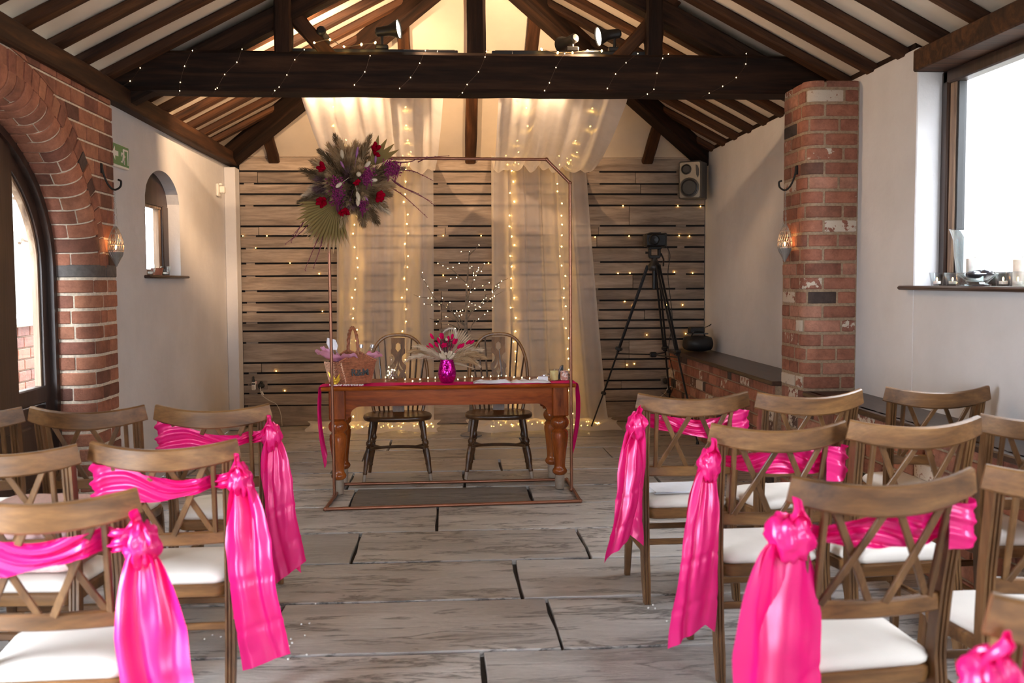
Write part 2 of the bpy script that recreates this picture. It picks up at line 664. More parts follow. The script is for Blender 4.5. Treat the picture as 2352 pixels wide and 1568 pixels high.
# ---- floor of flagstones
fl = MB().box((0.24, 3.6, -0.06), (5.6, 13.6, 0.06), 0.002).build('floor', M['grout'])
tag(fl, kind='structure')
rows = [10.3, 9.72, 9.2, 8.62, 8.1, 7.62, 7.02, 6.46, 5.78, 5.14, 4.50, 3.86, 3.2, 2.6, 2.0, 1.4, 0.8, 0.1, -0.7, -1.5, -2.3, -3.0]
joints = {7.02: [-1.35, -0.66, 0.55, 1.6], 6.46: [-1.55, -0.08, 1.7], 5.78: [-1.9, -0.52, 0.74, 1.95], 5.14: [-1.3, 0.33, 1.55], 4.50: [-2.0, -0.76, 0.44, 1.7], 3.86: [-1.35, 0.12, 1.35]}
for a, b in zip(rows, rows[1:]):
    xs = [-2.6]
    if a in joints: xs += joints[a]
    else:
        x = -2.6 + rnd.uniform(0.5, 1.1)
        while x < 2.4:
            xs.append(x)
            x += rnd.uniform(0.75, 1.5)
    xs.append(3.0)
    for x0, x1 in zip(xs, xs[1:]):
        g = 0.009
        m = MB()
        n = 7
        loop = []
        q = lambda s: rnd.uniform(-s, s)
        for k in range(n): loop.append((lerp(x0 + g, x1 - g, k / n), b + g + .005 + q(.005)))
        for k in range(3): loop.append((x1 - g + q(.006), lerp(b + g, a - g, k / 3)))
        for k in range(n): loop.append((lerp(x1 - g, x0 + g, k / n), a - g - .005 + q(.005)))
        for k in range(3): loop.append((x0 + g + q(.006), lerp(a - g, b + g, k / 3)))
        c = V(((x0 + x1) / 2, (a + b) / 2, 0))
        top, k = rnd.uniform(-0.003, 0.0), len(loop)
        vs = [V((x, y, -0.03)) - c for x, y in loop] + [V((x, y, top - 0.003)) - c for x, y in loop]
        vs += [V((x + (c.x - x) * .004, y + (c.y - y) * .006, top)) - c for x, y in loop]
        fs = [(i, (i + 1) % k, k + (i + 1) % k, k + i) for i in range(k)] + [(k + i, k + (i + 1) % k, 2 * k + (i + 1) % k, 2 * k + i) for i in range(k)]
        fs.append(tuple(2 * k + i for i in range(k)))
        m.add(vs, fs)
        put('slab', m.mesh('slab', M['slab_dark' if a == 7.02 and -.7 < c.x < .3 else 'slab'], 25), fl, Matrix.Translation(c))

# ---- back wall: dark backing and pallet boards
wb = MB().box((XM, YB + 0.09, 1.35), (5.2, 0.1, 2.74), 0.002).build('wall_back', M['gap'])
tag(wb, kind='structure')
ys = [362, 394, 422, 446, 472, 519, 541, 569, 603, 632, 666, 692, 714, 738, 757, 783, 829, 852, 878, 898, 927, 976]
zrow = [at(1076, y, YB).z for y in ys]
zrow[-1] = 0.0
DARKER = rnd.random
bolts = MB()
for i, (z1, z0) in enumerate(zip(zrow, zrow[1:])):
    xs = [-2.07]
    x = xs[0] + rnd.choice([0.18, 1.1, 1.6, 2.0])
    while x < 2.35:
        xs.append(x)
        x += rnd.uniform(0.85, 1.75)
    xs.append(2.645)
    if i in (4, 15): xs = [-2.07, -0.55, 0.9, 1.86, 2.645]
    for x0, x1 in zip(xs, xs[1:]):
        t = 0.018
        w, h = x1 - x0 - 0.004, z1 - z0 - (0.018 if i < 20 else 0.006)
        m = MB().box((0, 0, 0), (w, t, h), 0.003)
        sag = rnd.uniform(-0.004, 0.004)
        o = put('plank', m.mesh('plank', M['plank'], 30), wb,
                Matrix.Translation(((x0 + x1) / 2, YB + 0.018 + rnd.uniform(-.004, .004), (z0 + z1) / 2 + 0.001)) @ Matrix.Rotation(sag / w, 4, 'Y'))
    # pallet blocks behind the gaps
    for bx in (-1.98, -1.0, -0.05, 0.55, 1.5, 2.4):
        if rnd.random() < .6: bolts.box((bx, YB + 0.035, z0), (rnd.uniform(.06, .12), 0.012, 0.03), 0.001)
bolts.build('backing_batten', M['plank'], wb)
tag(MB().box((XM, YB + 0.02, zrow[0] + 0.008), (4.7, 0.06, 0.018), 0.003).build('trim_1', M['plank']), kind='structure')

# ---- left wall
wl = MB()
WT = 0.30
W2 = (7.36, 8.28, 1.515, 2.09, 2.31)       # small arched window: y0, y1, sill, spring, crown
XB = XL - 0.10                             # its frame plane


def w2top(y):
    y0, y1, zs, zp, zt = W2
    c = (y0 + y1) / 2
    r = ((y1 - y0) / 2)
    return zp + (zt - zp) * math.sqrt(max(0.0, 1 - ((y - c) / r) ** 2)) ** 1.15


ya = 6.52
wl.add([(XL, ya, 0), (XL, W2[0], 0), (XL, W2[0], 2.62), (XL, ya, 2.62)], [(0, 1, 2, 3)])
wl.add([(XL, W2[1], 0), (XL, YB + .05, 0), (XL, YB + .05, 2.62), (XL, W2[1], 2.62)], [(0, 1, 2, 3)])
n = 24
for k in range(n):
    y0, y1 = lerp(W2[0], W2[1], k / n), lerp(W2[0], W2[1], (k + 1) / n)
    wl.add([(XL, y0, 0), (XL, y1, 0), (XL, y1, W2[2]), (XL, y0, W2[2])], [(0, 1, 2, 3)])
    a, b = w2top(y0), w2top(y1)
    wl.add([(XL, y0, a), (XL, y1, b), (XL, y1, 2.62), (XL, y0, 2.62)], [(0, 1, 2, 3)])
    wl.add([(XB, y0, a), (XB, y1, b), (XL, y1, b), (XL, y0, a)], [(0, 1, 2, 3)])
    wl.add([(XB, y0, W2[2]), (XB, y1, W2[2]), (XL, y1, W2[2]), (XL, y0, W2[2])], [(0, 1, 2, 3)])
for y in W2[:2]:
    wl.add([(XB, y, W2[2]), (XL, y, W2[2]), (XL, y, w2top(y)), (XB, y, w2top(y))], [(0, 1, 2, 3)])
# outer skin with the window opening left free, and the plain stretch beside the camera
XO = XL - WT
for y0, y1, z0, z1 in ((ya, W2[0], 0, 2.62), (W2[1] + .8, YB + .1, 0, 2.62), (W2[0], W2[1] + .8, 0, W2[2]), (W2[0], W2[1] + .8, W2[4], 2.62)):
    wl.add([(XO, y0, z0), (XO, y1, z0), (XO, y1, z1), (XO, y0, z1)], [(0, 1, 2, 3)])
# opening of the added door at y 0.85..2.35, to z 2.3
for y0, y1, z0, z1 in ((YF, 0.85, 0, 2.62), (2.35, 3.36, 0, 2.62), (0.85, 2.35, 2.3, 2.62)):
    wl.box(((XL + XO) / 2, (y0 + y1) / 2, (z0 + z1) / 2), (WT, y1 - y0, z1 - z0), 0.002)
wall_left = wl.build('wall_left', M['plaster'], smooth=30)
tag(wall_left, kind='structure')
tag(MB().box((XL + 0.055, 10.02, 1.29), (0.11, 0.2, 2.58), 0.006).build('trim_2', M['plaster']), kind='structure')

# ---- brick arch of the door in the left wall
YC, ZC, R0, RB = 4.95, 1.55, 1.17, 0.82   # flattened arch: centre, half width, rise
XF, XI, BN = -2.12, -2.35, 0.11             # face plane, frame plane, bullnose radius
prof = [(XI, 0.0, 0, 1)]
for k in range(9): prof.append((lerp(XI, XF - BN, k / 8), 0.0, 0, 1))
prof = prof[1:]
for k in range(1, 9):
    a = PI / 2 * k / 8
    prof.append((XF - BN + BN * math.sin(a), BN - BN * math.cos(a), -math.sin(a), math.cos(a)))
for k in range(1, 8): prof.append((XF, BN + (0.43 - BN) * k / 7, -1, 0))
plen = [0.0]
for a, b in zip(prof, prof[1:]): plen.append(plen[-1] + math.hypot(b[0] - a[0], b[1] - a[1]))


def pat(s):
    for i in range(len(plen) - 1):
        if s <= plen[i + 1] + 1e-9:
            t = (s - plen[i]) / (plen[i + 1] - plen[i])
            return [lerp(prof[i][k], prof[i + 1][k], t) for k in range(4)]
    return list(prof[-1])


def jamb_pos(side):
    def f(s, u, d):
        x, e, dx, de = pat(s)
        return V((x + dx * d, YC + side * (R0 + e + de * d), u))
    return f


def arch_pos(s, u, d):
    x, e, dx, de = pat(s)
    q = e + de * d
    return V((x + dx * d, YC + (R0 + q) * math.cos(u), ZC + (RB + q) * math.sin(u)))


def even_angles(a, b, n):
    """n + 1 parameters that cut the half ellipse into equal lengths"""
    N = 400
    L = [0.0]
    for k in range(N):
        u0, u1 = PI * k / N, PI * (k + 1) / N
        L.append(L[-1] + math.hypot(a * (math.cos(u1) - math.cos(u0)), b * (math.sin(u1) - math.sin(u0))))
    out, i = [], 0
    for k in range(n + 1):
        t = L[-1] * k / n
        while i < N - 1 and L[i + 1] < t: i += 1
        out.append(PI * (i + (t - L[i]) / (L[i + 1] - L[i])) / N)
    return out


def shaped_brick(pos, s0, s1, u0, u1, mat, parent, depth=0.05, ch=0.005, uscale=1.0, jig=0.003):
    n = max(1, int((s1 - s0) / 0.022))
    c = ch / uscale
    off = rnd.uniform(-jig, jig)
    ring = [(u0 + c, off), (u1 - c, off), (u1, off + ch), (u1, depth), (u0, depth), (u0, off + ch)]
    vs, fs = [], []
    for k in range(n + 1):
        s = lerp(s0, s1, k / n)
        e = ch if k in (0, n) else 0.0
        for u, d in ring: vs.append(pos(s, u, d + (e if d < depth else 0)))
    o = pos((s0 + s1) / 2, (u0 + u1) / 2, 0.0)
    for k in range(n):
        for j in range(6):
            l = (j + 1) % 6
            fs.append((k * 6 + j, k * 6 + l, (k + 1) * 6 + l, (k + 1) * 6 + j))
    fs += [tuple(range(6)), tuple(n * 6 + j for j in range(6))]
    m = MB().add([v - o for v in vs], fs)
    me = m.mesh('brick', mat, 35)
    import bmesh
    bm = bmesh.new()
    bm.from_mesh(me)
    bmesh.ops.recalc_face_normals(bm, faces=bm.faces)
    bm.to_mesh(me)
    bm.free()
    return put('brick', me, parent, Matrix.Translation(o))


arch = empty('brick_arch', loc=(XF, YC, 0), kind='structure')
PL = plen[-1]
CO = 0.093


def sub(pos): return lambda s, u, d: pos(s, u, d) - V((XF, YC, 0))


for side in (1, -1):
    pos = sub(jamb_pos(side))
    z = 0.0
    k = 0
    while z < 1.5:
        h = 0.08
        cuts = [0, 0.11, 0.37, PL] if k % 2 == 0 else [0, 0.235, 0.455, PL]
        if k == 16: cuts = [0, 0.42, PL]
        if k % 5 == 3: cuts = [0, 0.09, 0.315, 0.43, PL]
        for a, b in zip(cuts, cuts[1:]):
            shaped_brick(pos, a + .005, b - .005, z + .008, z + h + .003, M['brick_blue' if k == 16 else 'brick_red'], arch, jig=.005)
        z += CO
        k += 1
na = 36
ua = even_angles(R0, RB, na)
AE = 0.36                                  # the voussoirs end where the curved edge meets the face
AE = plen[17]
for k in range(na):
    u0, u1 = ua[k], ua[k + 1]
    g = 0.006 / R0
    cuts = [0, 0.10, AE] if k % 2 == 0 else [0, AE] if k % 4 == 1 else [0, 0.17, AE]
    for a, b in zip(cuts, cuts[1:]):
        shaped_brick(sub(arch_pos), a + .004, b - .004, u0 + g, u1 - g, M['brick_red'], arch, uscale=R0)
RO = BN + 0.012
# outer ring of soldier bricks on the face
no = 40
uo = even_angles(R0 + RO, RB + RO, no)
for k in range(no):
    u0, u1 = uo[k], uo[k + 1]
    g = 0.006
    ra, rb = RO + 0.004, RO + 0.108
    vs = []
    for x in (XF + rnd.uniform(-.002, .003), XF - 0.05):
        for r, u in ((ra, u0 + g / R0), (ra, u1 - g / R0), (rb, u1 - g / R0), (rb, u0 + g / R0)):
            vs.append(V((x - XF, (R0 + r) * math.cos(u), ZC + (RB + r) * math.sin(u))))
    o = sum(vs[:4], V()) / 4
    put('brick', MB().add([v - o for v in vs], [(0, 1, 2, 3), (0, 4, 5, 1), (1, 5, 6, 2), (2, 6, 7, 3), (3, 7, 4, 0)]).mesh('brick', M['brick_red'], 30), arch, Matrix.Translation(o))
# coursed spandrel bricks above and beside
z, k = ZC - 0.0, 0
while z < 2.62:
    y = 3.40 + (0.11 if k % 2 else 0.0)
    zt = min(z + 0.08, 2.615)
    while y < 6.52:
        w = 0.215 if (k + int(y * 7)) % 3 else 0.105
        y1 = min(y + w, 6.55)
        sgn = 1 if (y + y1) / 2 > YC else -1

        def edge(zz, m=.118):
            q = 1 - ((zz - ZC) / (RB + RO + m)) ** 2
            return YC + sgn * (R0 + RO + m) * math.sqrt(q) if q > 0 else YC
        P = []
        za, zb = z + .006, zt + .006
        for yy, zz in ((y + .006, za), (y1 - .006, za), (y1 - .006, zb), (y + .006, zb)):
            e = edge(zz)
            P.append((max(yy, e) if sgn > 0 else min(yy, e), zz))
        ar = abs(sum(P[q][0] * P[(q + 1) % 4][1] - P[(q + 1) % 4][0] * P[q][1] for q in range(4))) / 2
        if ar > 0.0009:
            cy, cz = sum(p[0] for p in P) / 4, sum(p[1] for p in P) / 4
            pr, P2 = rnd.uniform(-.002, .003), []
            for p in P:
                if not P2 or abs(p[0] - P2[-1][0]) + abs(p[1] - P2[-1][1]) > .004: P2.append(p)
            n2 = len(P2)
            c2 = lambda q, ins: (lerp(q[0], cy, ins), lerp(q[1], cz, ins * 1.6))
            vs = [V((pr, c2(q, .05)[0] - cy, c2(q, .05)[1] - cz)) for q in P2] + [V((pr - .004, q[0] - cy, q[1] - cz)) for q in P2] + [V((-.05, q[0] - cy, q[1] - cz)) for q in P2]
            fs = [tuple(range(n2))] + [(a, a + n2, (a + 1) % n2 + n2, (a + 1) % n2) for a in range(n2)] + [(a + n2, a + 2 * n2, (a + 1) % n2 + 2 * n2, (a + 1) % n2 + n2) for a in range(n2)]
            put('brick', MB().add(vs, fs).mesh('brick', M['brick_red'], 30), arch, Matrix.Translation((0, cy - YC, cz)))
        y = y1 + 0.0
    z += CO
    k += 1
# mortar body behind the bricks
mm = MB()
ns = len(prof)
for side in (1, -1):
    f = jamb_pos(side)
    mm.sheet(lambda a, b: f(a * PL, b * ZC, 0.009), 24, 1)
    mm.sheet(lambda a, b: f(PL, b * ZC, 0.009 + a * 0.05), 1, 1)
mm.sheet(lambda a, b: arch_pos(a * (plen[17] + .004), b * PI, 0.009), 24, 40)
for k in range(80):
    y0, y1 = lerp(3.34, 6.55, k / 80), lerp(3.34, 6.55, (k + 1) / 80)
    zz = []
    for y in (y0, y1):
        d = 1 - ((y - YC) / (R0 + RO)) ** 2
        zz.append(ZC + (RB + RO) * math.sqrt(d) if d > 0 else ZC)
    mm.add([(XF - .009, y0, zz[0]), (XF - .009, y1, zz[1]), (XF - .009, y1, 2.62), (XF - .009, y0, 2.62)], [(0, 1, 2, 3)])
mm.add([(XF - .009, 6.548, 0), (XL - .05, 6.548, 0), (XL - .05, 6.548, 2.62), (XF - .009, 6.548, 2.62)], [(0, 1, 2, 3)])
mm.build('mortar', M['mortar_pale'], arch, smooth=30)

# ---- arched glazed door (door_1)
dr = empty('door_1', loc=(XI, YC, 0), kind='structure')


def arch_band(r0, r1, x0, x1, z0, yc=YC, zcn=ZC, a0=0.0, a1=PI, n=28, legs=(True, True)):
    m = MB()
    pts = []
    if legs[0]: pts.append((0, z0))
    for k in range(n + 1): pts.append((a0 + (a1 - a0) * k / n, None))
    if legs[1]: pts.append((PI, z0))
    vs, fs = [], []
    for a, z in pts:
        for r, x in ((r0, x1), (r1, x1), (r1, x0), (r0, x0)):
            vs.append((x, yc + (R0 + r) * math.cos(a), z if z is not None else zcn + (RB + r) * math.sin(a)))
    for i in range(len(pts) - 1):
        for j in range(4):
            l = (j + 1) % 4
            fs.append((i * 4 + j, i * 4 + l, (i + 1) * 4 + l, (i + 1) * 4 + j))
    fs += [(0, 1, 2, 3), tuple((len(pts) - 1) * 4 + j for j in range(4))]
    return m.add(vs, fs)


arch_band(-.045, .03, XI - 0.09, XI + 0.015, 0.0).build('door_frame', M['frame'], dr)
arch_band(-.125, -.047, XI - 0.075, XI - 0.02, 0.06).build('door_leaf', M['frame'], dr)
arch_band(-.148, -.126, XI - 0.07, XI - 0.035, 0.85).build('glazing_bead', M['frame_light'], dr)
for z0, z1 in ((0.76, 0.86), (0.06, 0.2)):
    MB().box((XI - 0.045, YC, (z0 + z1) / 2), (0.06, 2.1, z1 - z0), 0.008).build('rail', M['frame'], dr)
for y, w in ((5.47, .27), (4.95, .16), (4.43, .27)):
    MB().box((XI - 0.04, y, 1.45), (0.075, w, 1.62 + .1 * (y == 4.95)), 0.012).build('mullion', M['frame'], dr)
MB().box((XI - 0.05, YC, 0.47), (0.03, 2.1, 0.56), 0.004).build('lower_panel', M['frame'], dr)
for y in (5.75, 5.1, 4.6, 4.1): MB().box((XI - 0.04, y, 0.47), (0.045, 0.3, 0.36), 0.015).build('lower_panel', M['frame'], dr)
gm = MB()
loop = [(YC + (R0 - .13) * math.cos(PI * k / 24), ZC + (RB - .13) * math.sin(PI * k / 24)) for k in range(25)]
loop = [(YC + R0 - .13, 0.85)] + loop + [(YC - R0 + .13, 0.85)]
gm.add([(XI - 0.05, y, z) for y, z in loop], [tuple(range(len(loop)))])
gm.build('pane', M['pane'], dr)
# unseen door beside the camera, added only for its daylight
d2 = empty('added_door_2', loc=(XI, 1.6, 0), kind='structure')
for y in (0.9, 1.6, 2.3): MB().box((XI + .06, y, 1.15), (0.07, 0.1, 2.3), 0.01).build('stile', M['frame'], d2)
for z in (0.1, 2.25): MB().box((XI + .06, 1.6, z), (0.07, 1.5, 0.12), 0.01).build('rail', M['frame'], d2)

# ---- small arched window (window_2)
w2 = empty('window_2', loc=(XB, 7.82, 1.515), kind='structure')
y0, y1, zs, zp, zt = W2
loop = [(y, w2top(y)) for y in [lerp(y1, y0, k / 20) for k in range(21)]]
Mx = Matrix(((0, 1, 0, XB - 0.02), (1, 0, 0, 0), (0, 0, 1, 0), (0, 0, 0, 1)))
MB().prism([(y0, 2.06), (y1, 2.06)] + loop, 0.05, M=Mx).build('arched_head', M['frame'], w2)
for y, w in ((y0 + .03, .08), (y1 - .075, .15)):
    MB().box((XB - .02, y, 1.79), (0.06, w, 0.56), 0.006).build('stile', M['frame'], w2)
for y in (y1 - .17,): MB().box((XB - .035, y, 1.79), (0.05, 0.045, 0.55), 0.006).build('glazing_bead', M['frame_light'], w2)
for z, h in ((1.54, .05), (2.05, .03)): MB().box((XB - .03, 7.82, z), (0.05, 0.92, h), 0.006).build('rail', M['frame_light'], w2)
MB().add([(XB - .04, y0, 1.53), (XB - .04, y1, 1.53), (XB - .04, y1, 2.07), (XB - .04, y0, 2.07)], [(0, 1, 2, 3)]).build('pane', M['pane'], w2)
MB().box((XL - .035, 7.83, 1.505), (0.17, 1.08, 0.022), 0.009).build('window_sill', M['ledge'], w2)

# ---- right wall
WY0, WY1 = 3.2, 5.53                        # window_1
WZ0, WZ1 = 1.42, 2.62
XW = XR + 0.15                              # frame plane
wr = MB()
XO2 = XR + 0.32
ZW = 2.76
for y0, y1, z0, z1 in ((WY1, YB + .1, 0, ZW), (2.1, WY0, 0, ZW), (YF, -0.3, 0, ZW), (WY0, WY1, 0, WZ0), (-.3, 2.1, 0, WZ0), (-.3, 2.1, 2.62, ZW)):
    wr.box(((XR + XO2) / 2, (y0 + y1) / 2, (z0 + z1) / 2), (XO2 - XR, y1 - y0, z1 - z0), 0.006)
wall_right = wr.build('wall_right', M['plaster'], smooth=30)
tag(wall_right, kind='structure')
tag(MB().box((XR + 0.14, 4.0, 2.68), (0.34, 3.06, 0.12), 0.008).build('trim_3', M['rafter']), kind='structure')
w1 = empty('window_1', loc=(XW, 4.36, WZ0), kind='structure')
fz0, fz1 = WZ0, 2.62
for y in (WY1 - .035, WY0 + .035): MB().box((XW + .03, y, 2.02), (0.08, 0.07, 1.2), 0.008).build('stile', M['frame'], w1)
MB().box((XW + .03, 4.365, 2.585), (0.08, 2.3, 0.075), 0.008).build('head_rail', M['frame'], w1)
MB().box((XW + .03, 4.365, 1.455), (0.08, 2.3, 0.075), 0.008).build('bottom_rail', M['frame'], w1)
for y in (WY1 - .10, 4.02, 4.16, WY0 + .10): MB().box((XW + .035, y, 2.02), (0.06, 0.06, 1.06), 0.006).build('casement_stile', M['frame_light'], w1)
for y in (WY1 - .137, WY0 + .137): MB().box((XW + .04, y, 2.02), (0.05, 0.016, 1.06), 0.004).build('glazing_bead', M['black'], w1)
MB().add([(XW + .05, WY0, 1.47), (XW + .05, WY1, 1.47), (XW + .05, WY1, 2.56), (XW + .05, WY0, 2.56)], [(0, 1, 2, 3)]).build('pane', M['pane'], w1)
MB().box((XR + 0.045, 4.40, 1.409), (0.21, 2.44, 0.024), 0.010).build('window_sill', M['ledge'], w1)
w3 = empty('added_window_3', loc=(XW, 0.9, WZ0), kind='structure')  # unseen window, added to bring daylight in near the camera
for y in (-.26, .9, 2.06): MB().box((XW + .03, y, 2.02), (0.08, 0.08, 1.2), 0.008).build('stile', M['frame'], w3)

# ---- brick pier on the right wall (rounded corner)
PX, PY0, PY1, PB = 2.30, 6.32, 6.76, 0.09
pp = [(XR, PY0, 0, 1)]
for k in range(1, 9): pp.append((lerp(XR, PX + PB, k / 8), PY0, 0, 1))
for k in range(1, 9):
    a = PI / 2 * k / 8
    pp.append((PX + PB - PB * math.sin(a), PY0 + PB - PB * math.cos(a), math.sin(a), math.cos(a)))
for k in range(1, 9): pp.append((PX, lerp(PY0 + PB, PY1, k / 8), 1, 0))
ppl = [0.0]
for a, b in zip(pp, pp[1:]): ppl.append(ppl[-1] + math.hypot(b[0] - a[0], b[1] - a[1]))
pier = empty('brick_pier', loc=(2.48, 6.54, 0), kind='structure')


def pier_pos(s, u, d):
    for i in range(len(ppl) - 1):
        if s <= ppl[i + 1] + 1e-9:
            t = (s - ppl[i]) / (ppl[i + 1] - ppl[i])
            x, y, dx, dy = (lerp(pp[i][k], pp[i + 1][k], t) for k in range(4))
            break
    else: x, y, dx, dy = pp[-1]
    return V((x + dx * d - 2.48, y + dy * d - 6.54, u))


TP = ppl[-1]
z, k = 0.0, 0
while z < 2.70:
    h = min(0.08, 2.735 - z - .008)
    cuts = [0, 0.10, 0.355, 0.475, TP] if k % 2 == 0 else [0, 0.225, 0.42, 0.60, TP]
    if k % 4 == 2: cuts = [0, 0.13, 0.33, 0.50, TP]
    for a, b in zip(cuts, cuts[1:]):
        if b - a > .04: shaped_brick(pier_pos, a + .008, b - .008, z + .009, z + h + .003, M['brick'], pier, depth=0.045)
    z += 0.0925
    k += 1
MB().sheet(lambda a, b: pier_pos(a * TP, b * 2.72, 0.008), 30, 1).build('mortar', M['mortar'], pier, local=True)
MB().box((2.49, 6.55, 1.36), (0.30, 0.40, 2.70), 0.01).build('core', M['mortar'], pier)

# ---- dado wall with timber ledges along the right side
dado = empty('wall_dado', loc=(2.27, 8.4, 0), kind='structure')
for seg, (xa, ya_, yb_, zt) in enumerate(((2.27, PY1 + .0, YB - .01, 0.72), (2.33, 2.55, PY0 - .0, 0.70))):
    MB().box((xa + 0.01 + (XR - xa) / 2, (ya_ + yb_) / 2, zt / 2), (XR - xa, yb_ - ya_, zt), 0.002).build('mortar', M['mortar'], dado)
    z, k = 0.0, 0
    while z < zt - .05:
        y = yb_ - (0.0 if k % 2 else 0.11)
        if k % 2 == 0:
            put('brick', MB().box((0, 0, 0), (.03, .098, .079), .004).mesh('brick', M['brick'], 30), dado, Matrix.Translation((xa - 2.27 + .01, yb_ - .05 - 8.4, z + .046)))
        j = 0
        while y > ya_ + .05:
            w = 0.23 if (j + k) % 3 else 0.115
            w = min(w, y - ya_)
            put('brick', MB().box((0, 0, 0), (.03, w - .012, .079), .004).mesh('brick', M['brick'], 30), dado,
                Matrix.Translation((xa - 2.27 + .01 + rnd.uniform(-.003, .004), y - w / 2 - 8.4, z + .046)))
            y -= w
            j += 1
        z += 0.0925
        k += 1
MB().box((2.445, (PY1 + YB) / 2, 0.737), (0.41, YB - PY1 - .01, 0.032), 0.006).build('ledge', M['ledge'], dado)
MB().box((2.475, (2.55 + PY0) / 2, 0.717), (0.36, PY0 - 2.55 - .01, 0.032), 0.006).build('ledge', M['ledge'], dado)

# ---- end wall behind the camera: one window added and sized for its daylight
we = MB()
for x0, x1, z0, z1 in ((XL - .3, -.4, 0, 3.0), (.9, XR + .3, 0, 3.0), (-.4, .9, 2.2, 4.2), (-.4, .9, 0, 0.9)):
    we.box(((x0 + x1) / 2, YF - .15, (z0 + z1) / 2), (x1 - x0, 0.3, z1 - z0), 0.002)
we.add([(XL - .3, YF, 2.6), (XR + .3, YF, 2.6), (XM, YF, 4.3)], [(0, 1, 2)])
tag(we.build('wall_front', M['plaster']), kind='structure')
w4 = empty('added_window_4', loc=(XM, YF, 0.9), kind='structure')
for x in (-.36, .25, .86): MB().box((x, YF - .1, 1.55), (0.07, 0.08, 1.3), 0.006).build('stile', M['frame'], w4)

# ---- ceiling: boards in two slopes and a hipped end
YR = YB - HW                               # where the ridge ends
ce = MB()
zr = zc(XM)
pts = [(XL - .35, YF - .3), (XL - .35, YB + .3), (XM, YR), (XM, YF - .3), (XR + .35, YF - .3), (XR + .35, YB + .3)]


ZH = 2.705                                 # the hipped end starts at the head of the boarding
KH = (zr - ZH) / HW


def zcc(x, y): return ZH + KH * (YB - y)


vs = [(XL - .3, YF - .3, zc(XL - .3)), (XL - .3, YB + .3, zc(XL - .3)), (XM, YR, zr), (XM, YF - .3, zr), (XR + .3, YF - .3, zc(XR + .3)), (XR + .3, YB + .3, zc(XR + .3))]
ce.add(vs, [(0, 1, 2, 3), (3, 2, 5, 4)])
ce.add([(XL - .1, YB + .06, ZH - KH * .06), (XR + .1, YB + .06, ZH - KH * .06), (XM, YR, zr)], [(0, 1, 2)])
ce.add([V(v) + V((0, 0, 0.12)) for v in vs], [(0, 3, 2, 1), (3, 4, 5, 2), (1, 2, 5)])
# closing strips between wall heads and boards
ce.add([(XL - .02, ya, 2.6), (XL - .02, YB + .1, 2.6), (XL - .02, YB + .1, 2.9), (XL - .02, ya, 2.9)], [(0, 1, 2, 3)])
ce.add([(XO, YF - .3, 2.6), (XO, YB + .3, 2.6), (XO, YB + .3, 2.9), (XO, YF - .3, 2.9)], [(0, 1, 2, 3)])
ce.add([(XO2 - .02, YF - .3, 2.7), (XO2 - .02, YB + .3, 2.7), (XO2 - .02, YB + .3, 2.9), (XO2 - .02, YF - .3, 2.9)], [(0, 1, 2, 3)])
ce.add([(XL - .3, YB + .06, 2.68), (XR + .3, YB + .06, 2.68), (XR + .3, YB + .06, 2.95), (XL - .3, YB + .06, 2.95)], [(0, 1, 2, 3)])
ceiling = ce.build('ceiling', M['ceil'], smooth=20)
tag(ceiling, kind='structure')


def timber(name, p0, p1, w, h, mat, parent, up=(0, 0, 1), jit=0.006, seg=6, b=0.012):
    """a hand-worked beam from p0 to p1, its own x axis along its length"""
    p0, p1 = V(p0), V(p1)
    L = (p1 - p0).length
    secs, pts = [], []
    for k in range(seg + 1):
        dw, dh = rnd.uniform(-jit, jit), rnd.uniform(-jit, jit)
        secs.append([(u * (1 + dw / w) + rnd.uniform(-jit, jit) * .3, v * (1 + dh / h)) for u, v in rect(w, h, b)])
        pts.append((L * k / seg, 0, 0))
    m = MB().sweep(pts, secs, up=(0, 0, 1))
    Mt = Matrix.Translation(p0) @ orient(p1 - p0, V(up))
    if parent is not None: Mt = WM[parent].inverted() @ Mt
    return put(name, m.mesh(name, mat, 35), parent, Mt)


RW, RD = 0.112, 0.056
sl = V((1, 0, PITCHK)).normalized()
dn = V((PITCHK, 0, -1)).normalized()       # away from the boards, left slope
for k in range(28):
    Y = 9.93 - 0.418 * k
    if Y < YF + .1: break
    for side in (-1, 1):
        xe = XM + side * (HW + (0.04 if side < 0 else 0.10))
        xt = XM + side * (0.02 if Y < YR else (Y - YR) + 0.05)
        if abs(xe - xt) < 0.25: continue
        nn = V((-side * PITCHK, 0, -1)).normalized() * (RD / 2 + .002)
        jy = rnd.uniform(-.012, .012)
        timber('rafter', V((xe, Y + jy, zc(xe))) + nn, V((xt, Y + jy, zc(xt))) + nn, RW + rnd.uniform(-.01, .012), RD, M['rafter'], ceiling)
for side in (-1, 1):                        # hip rafters
    a = V((XM + side * (HW - .02), YB - .02, ZC0 - .09))
    b = V((XM, YR - .02, zr - .09))
    timber('hip_rafter', a, b, 0.15, 0.22, M['beam'], ceiling)
hn = V((0, -KH, -1)).normalized() * (RD / 2 + .002)
for x in (-1.72, -1.04, -0.36, 0.235, 0.74, 1.40, 2.04):
    y1 = YB - max(0.05, (HW - abs(x - XM)) - 0.06)
    a, b = V((x, YB + .02, zcc(x, YB + .02))), V((x, y1, zcc(x, y1)))
    timber('jack_rafter', a + hn, b + hn, 0.11, RD, M['rafter'], ceiling)
timber('ridge_board', (XM, YF, zr - .1), (XM, YR, zr - .1), 0.05, 0.18, M['rafter'], ceiling)
timber('wall_plate', (XL + .02, YF, 2.675), (XL + .02, YB - .02, 2.675), 0.14, 0.13, M['rafter'], ceiling, seg=20)
timber('wall_plate', (XR + .08, 5.6, 2.80), (XR + .08, YB, 2.80), 0.12, 0.09, M['beam'], ceiling, seg=12)

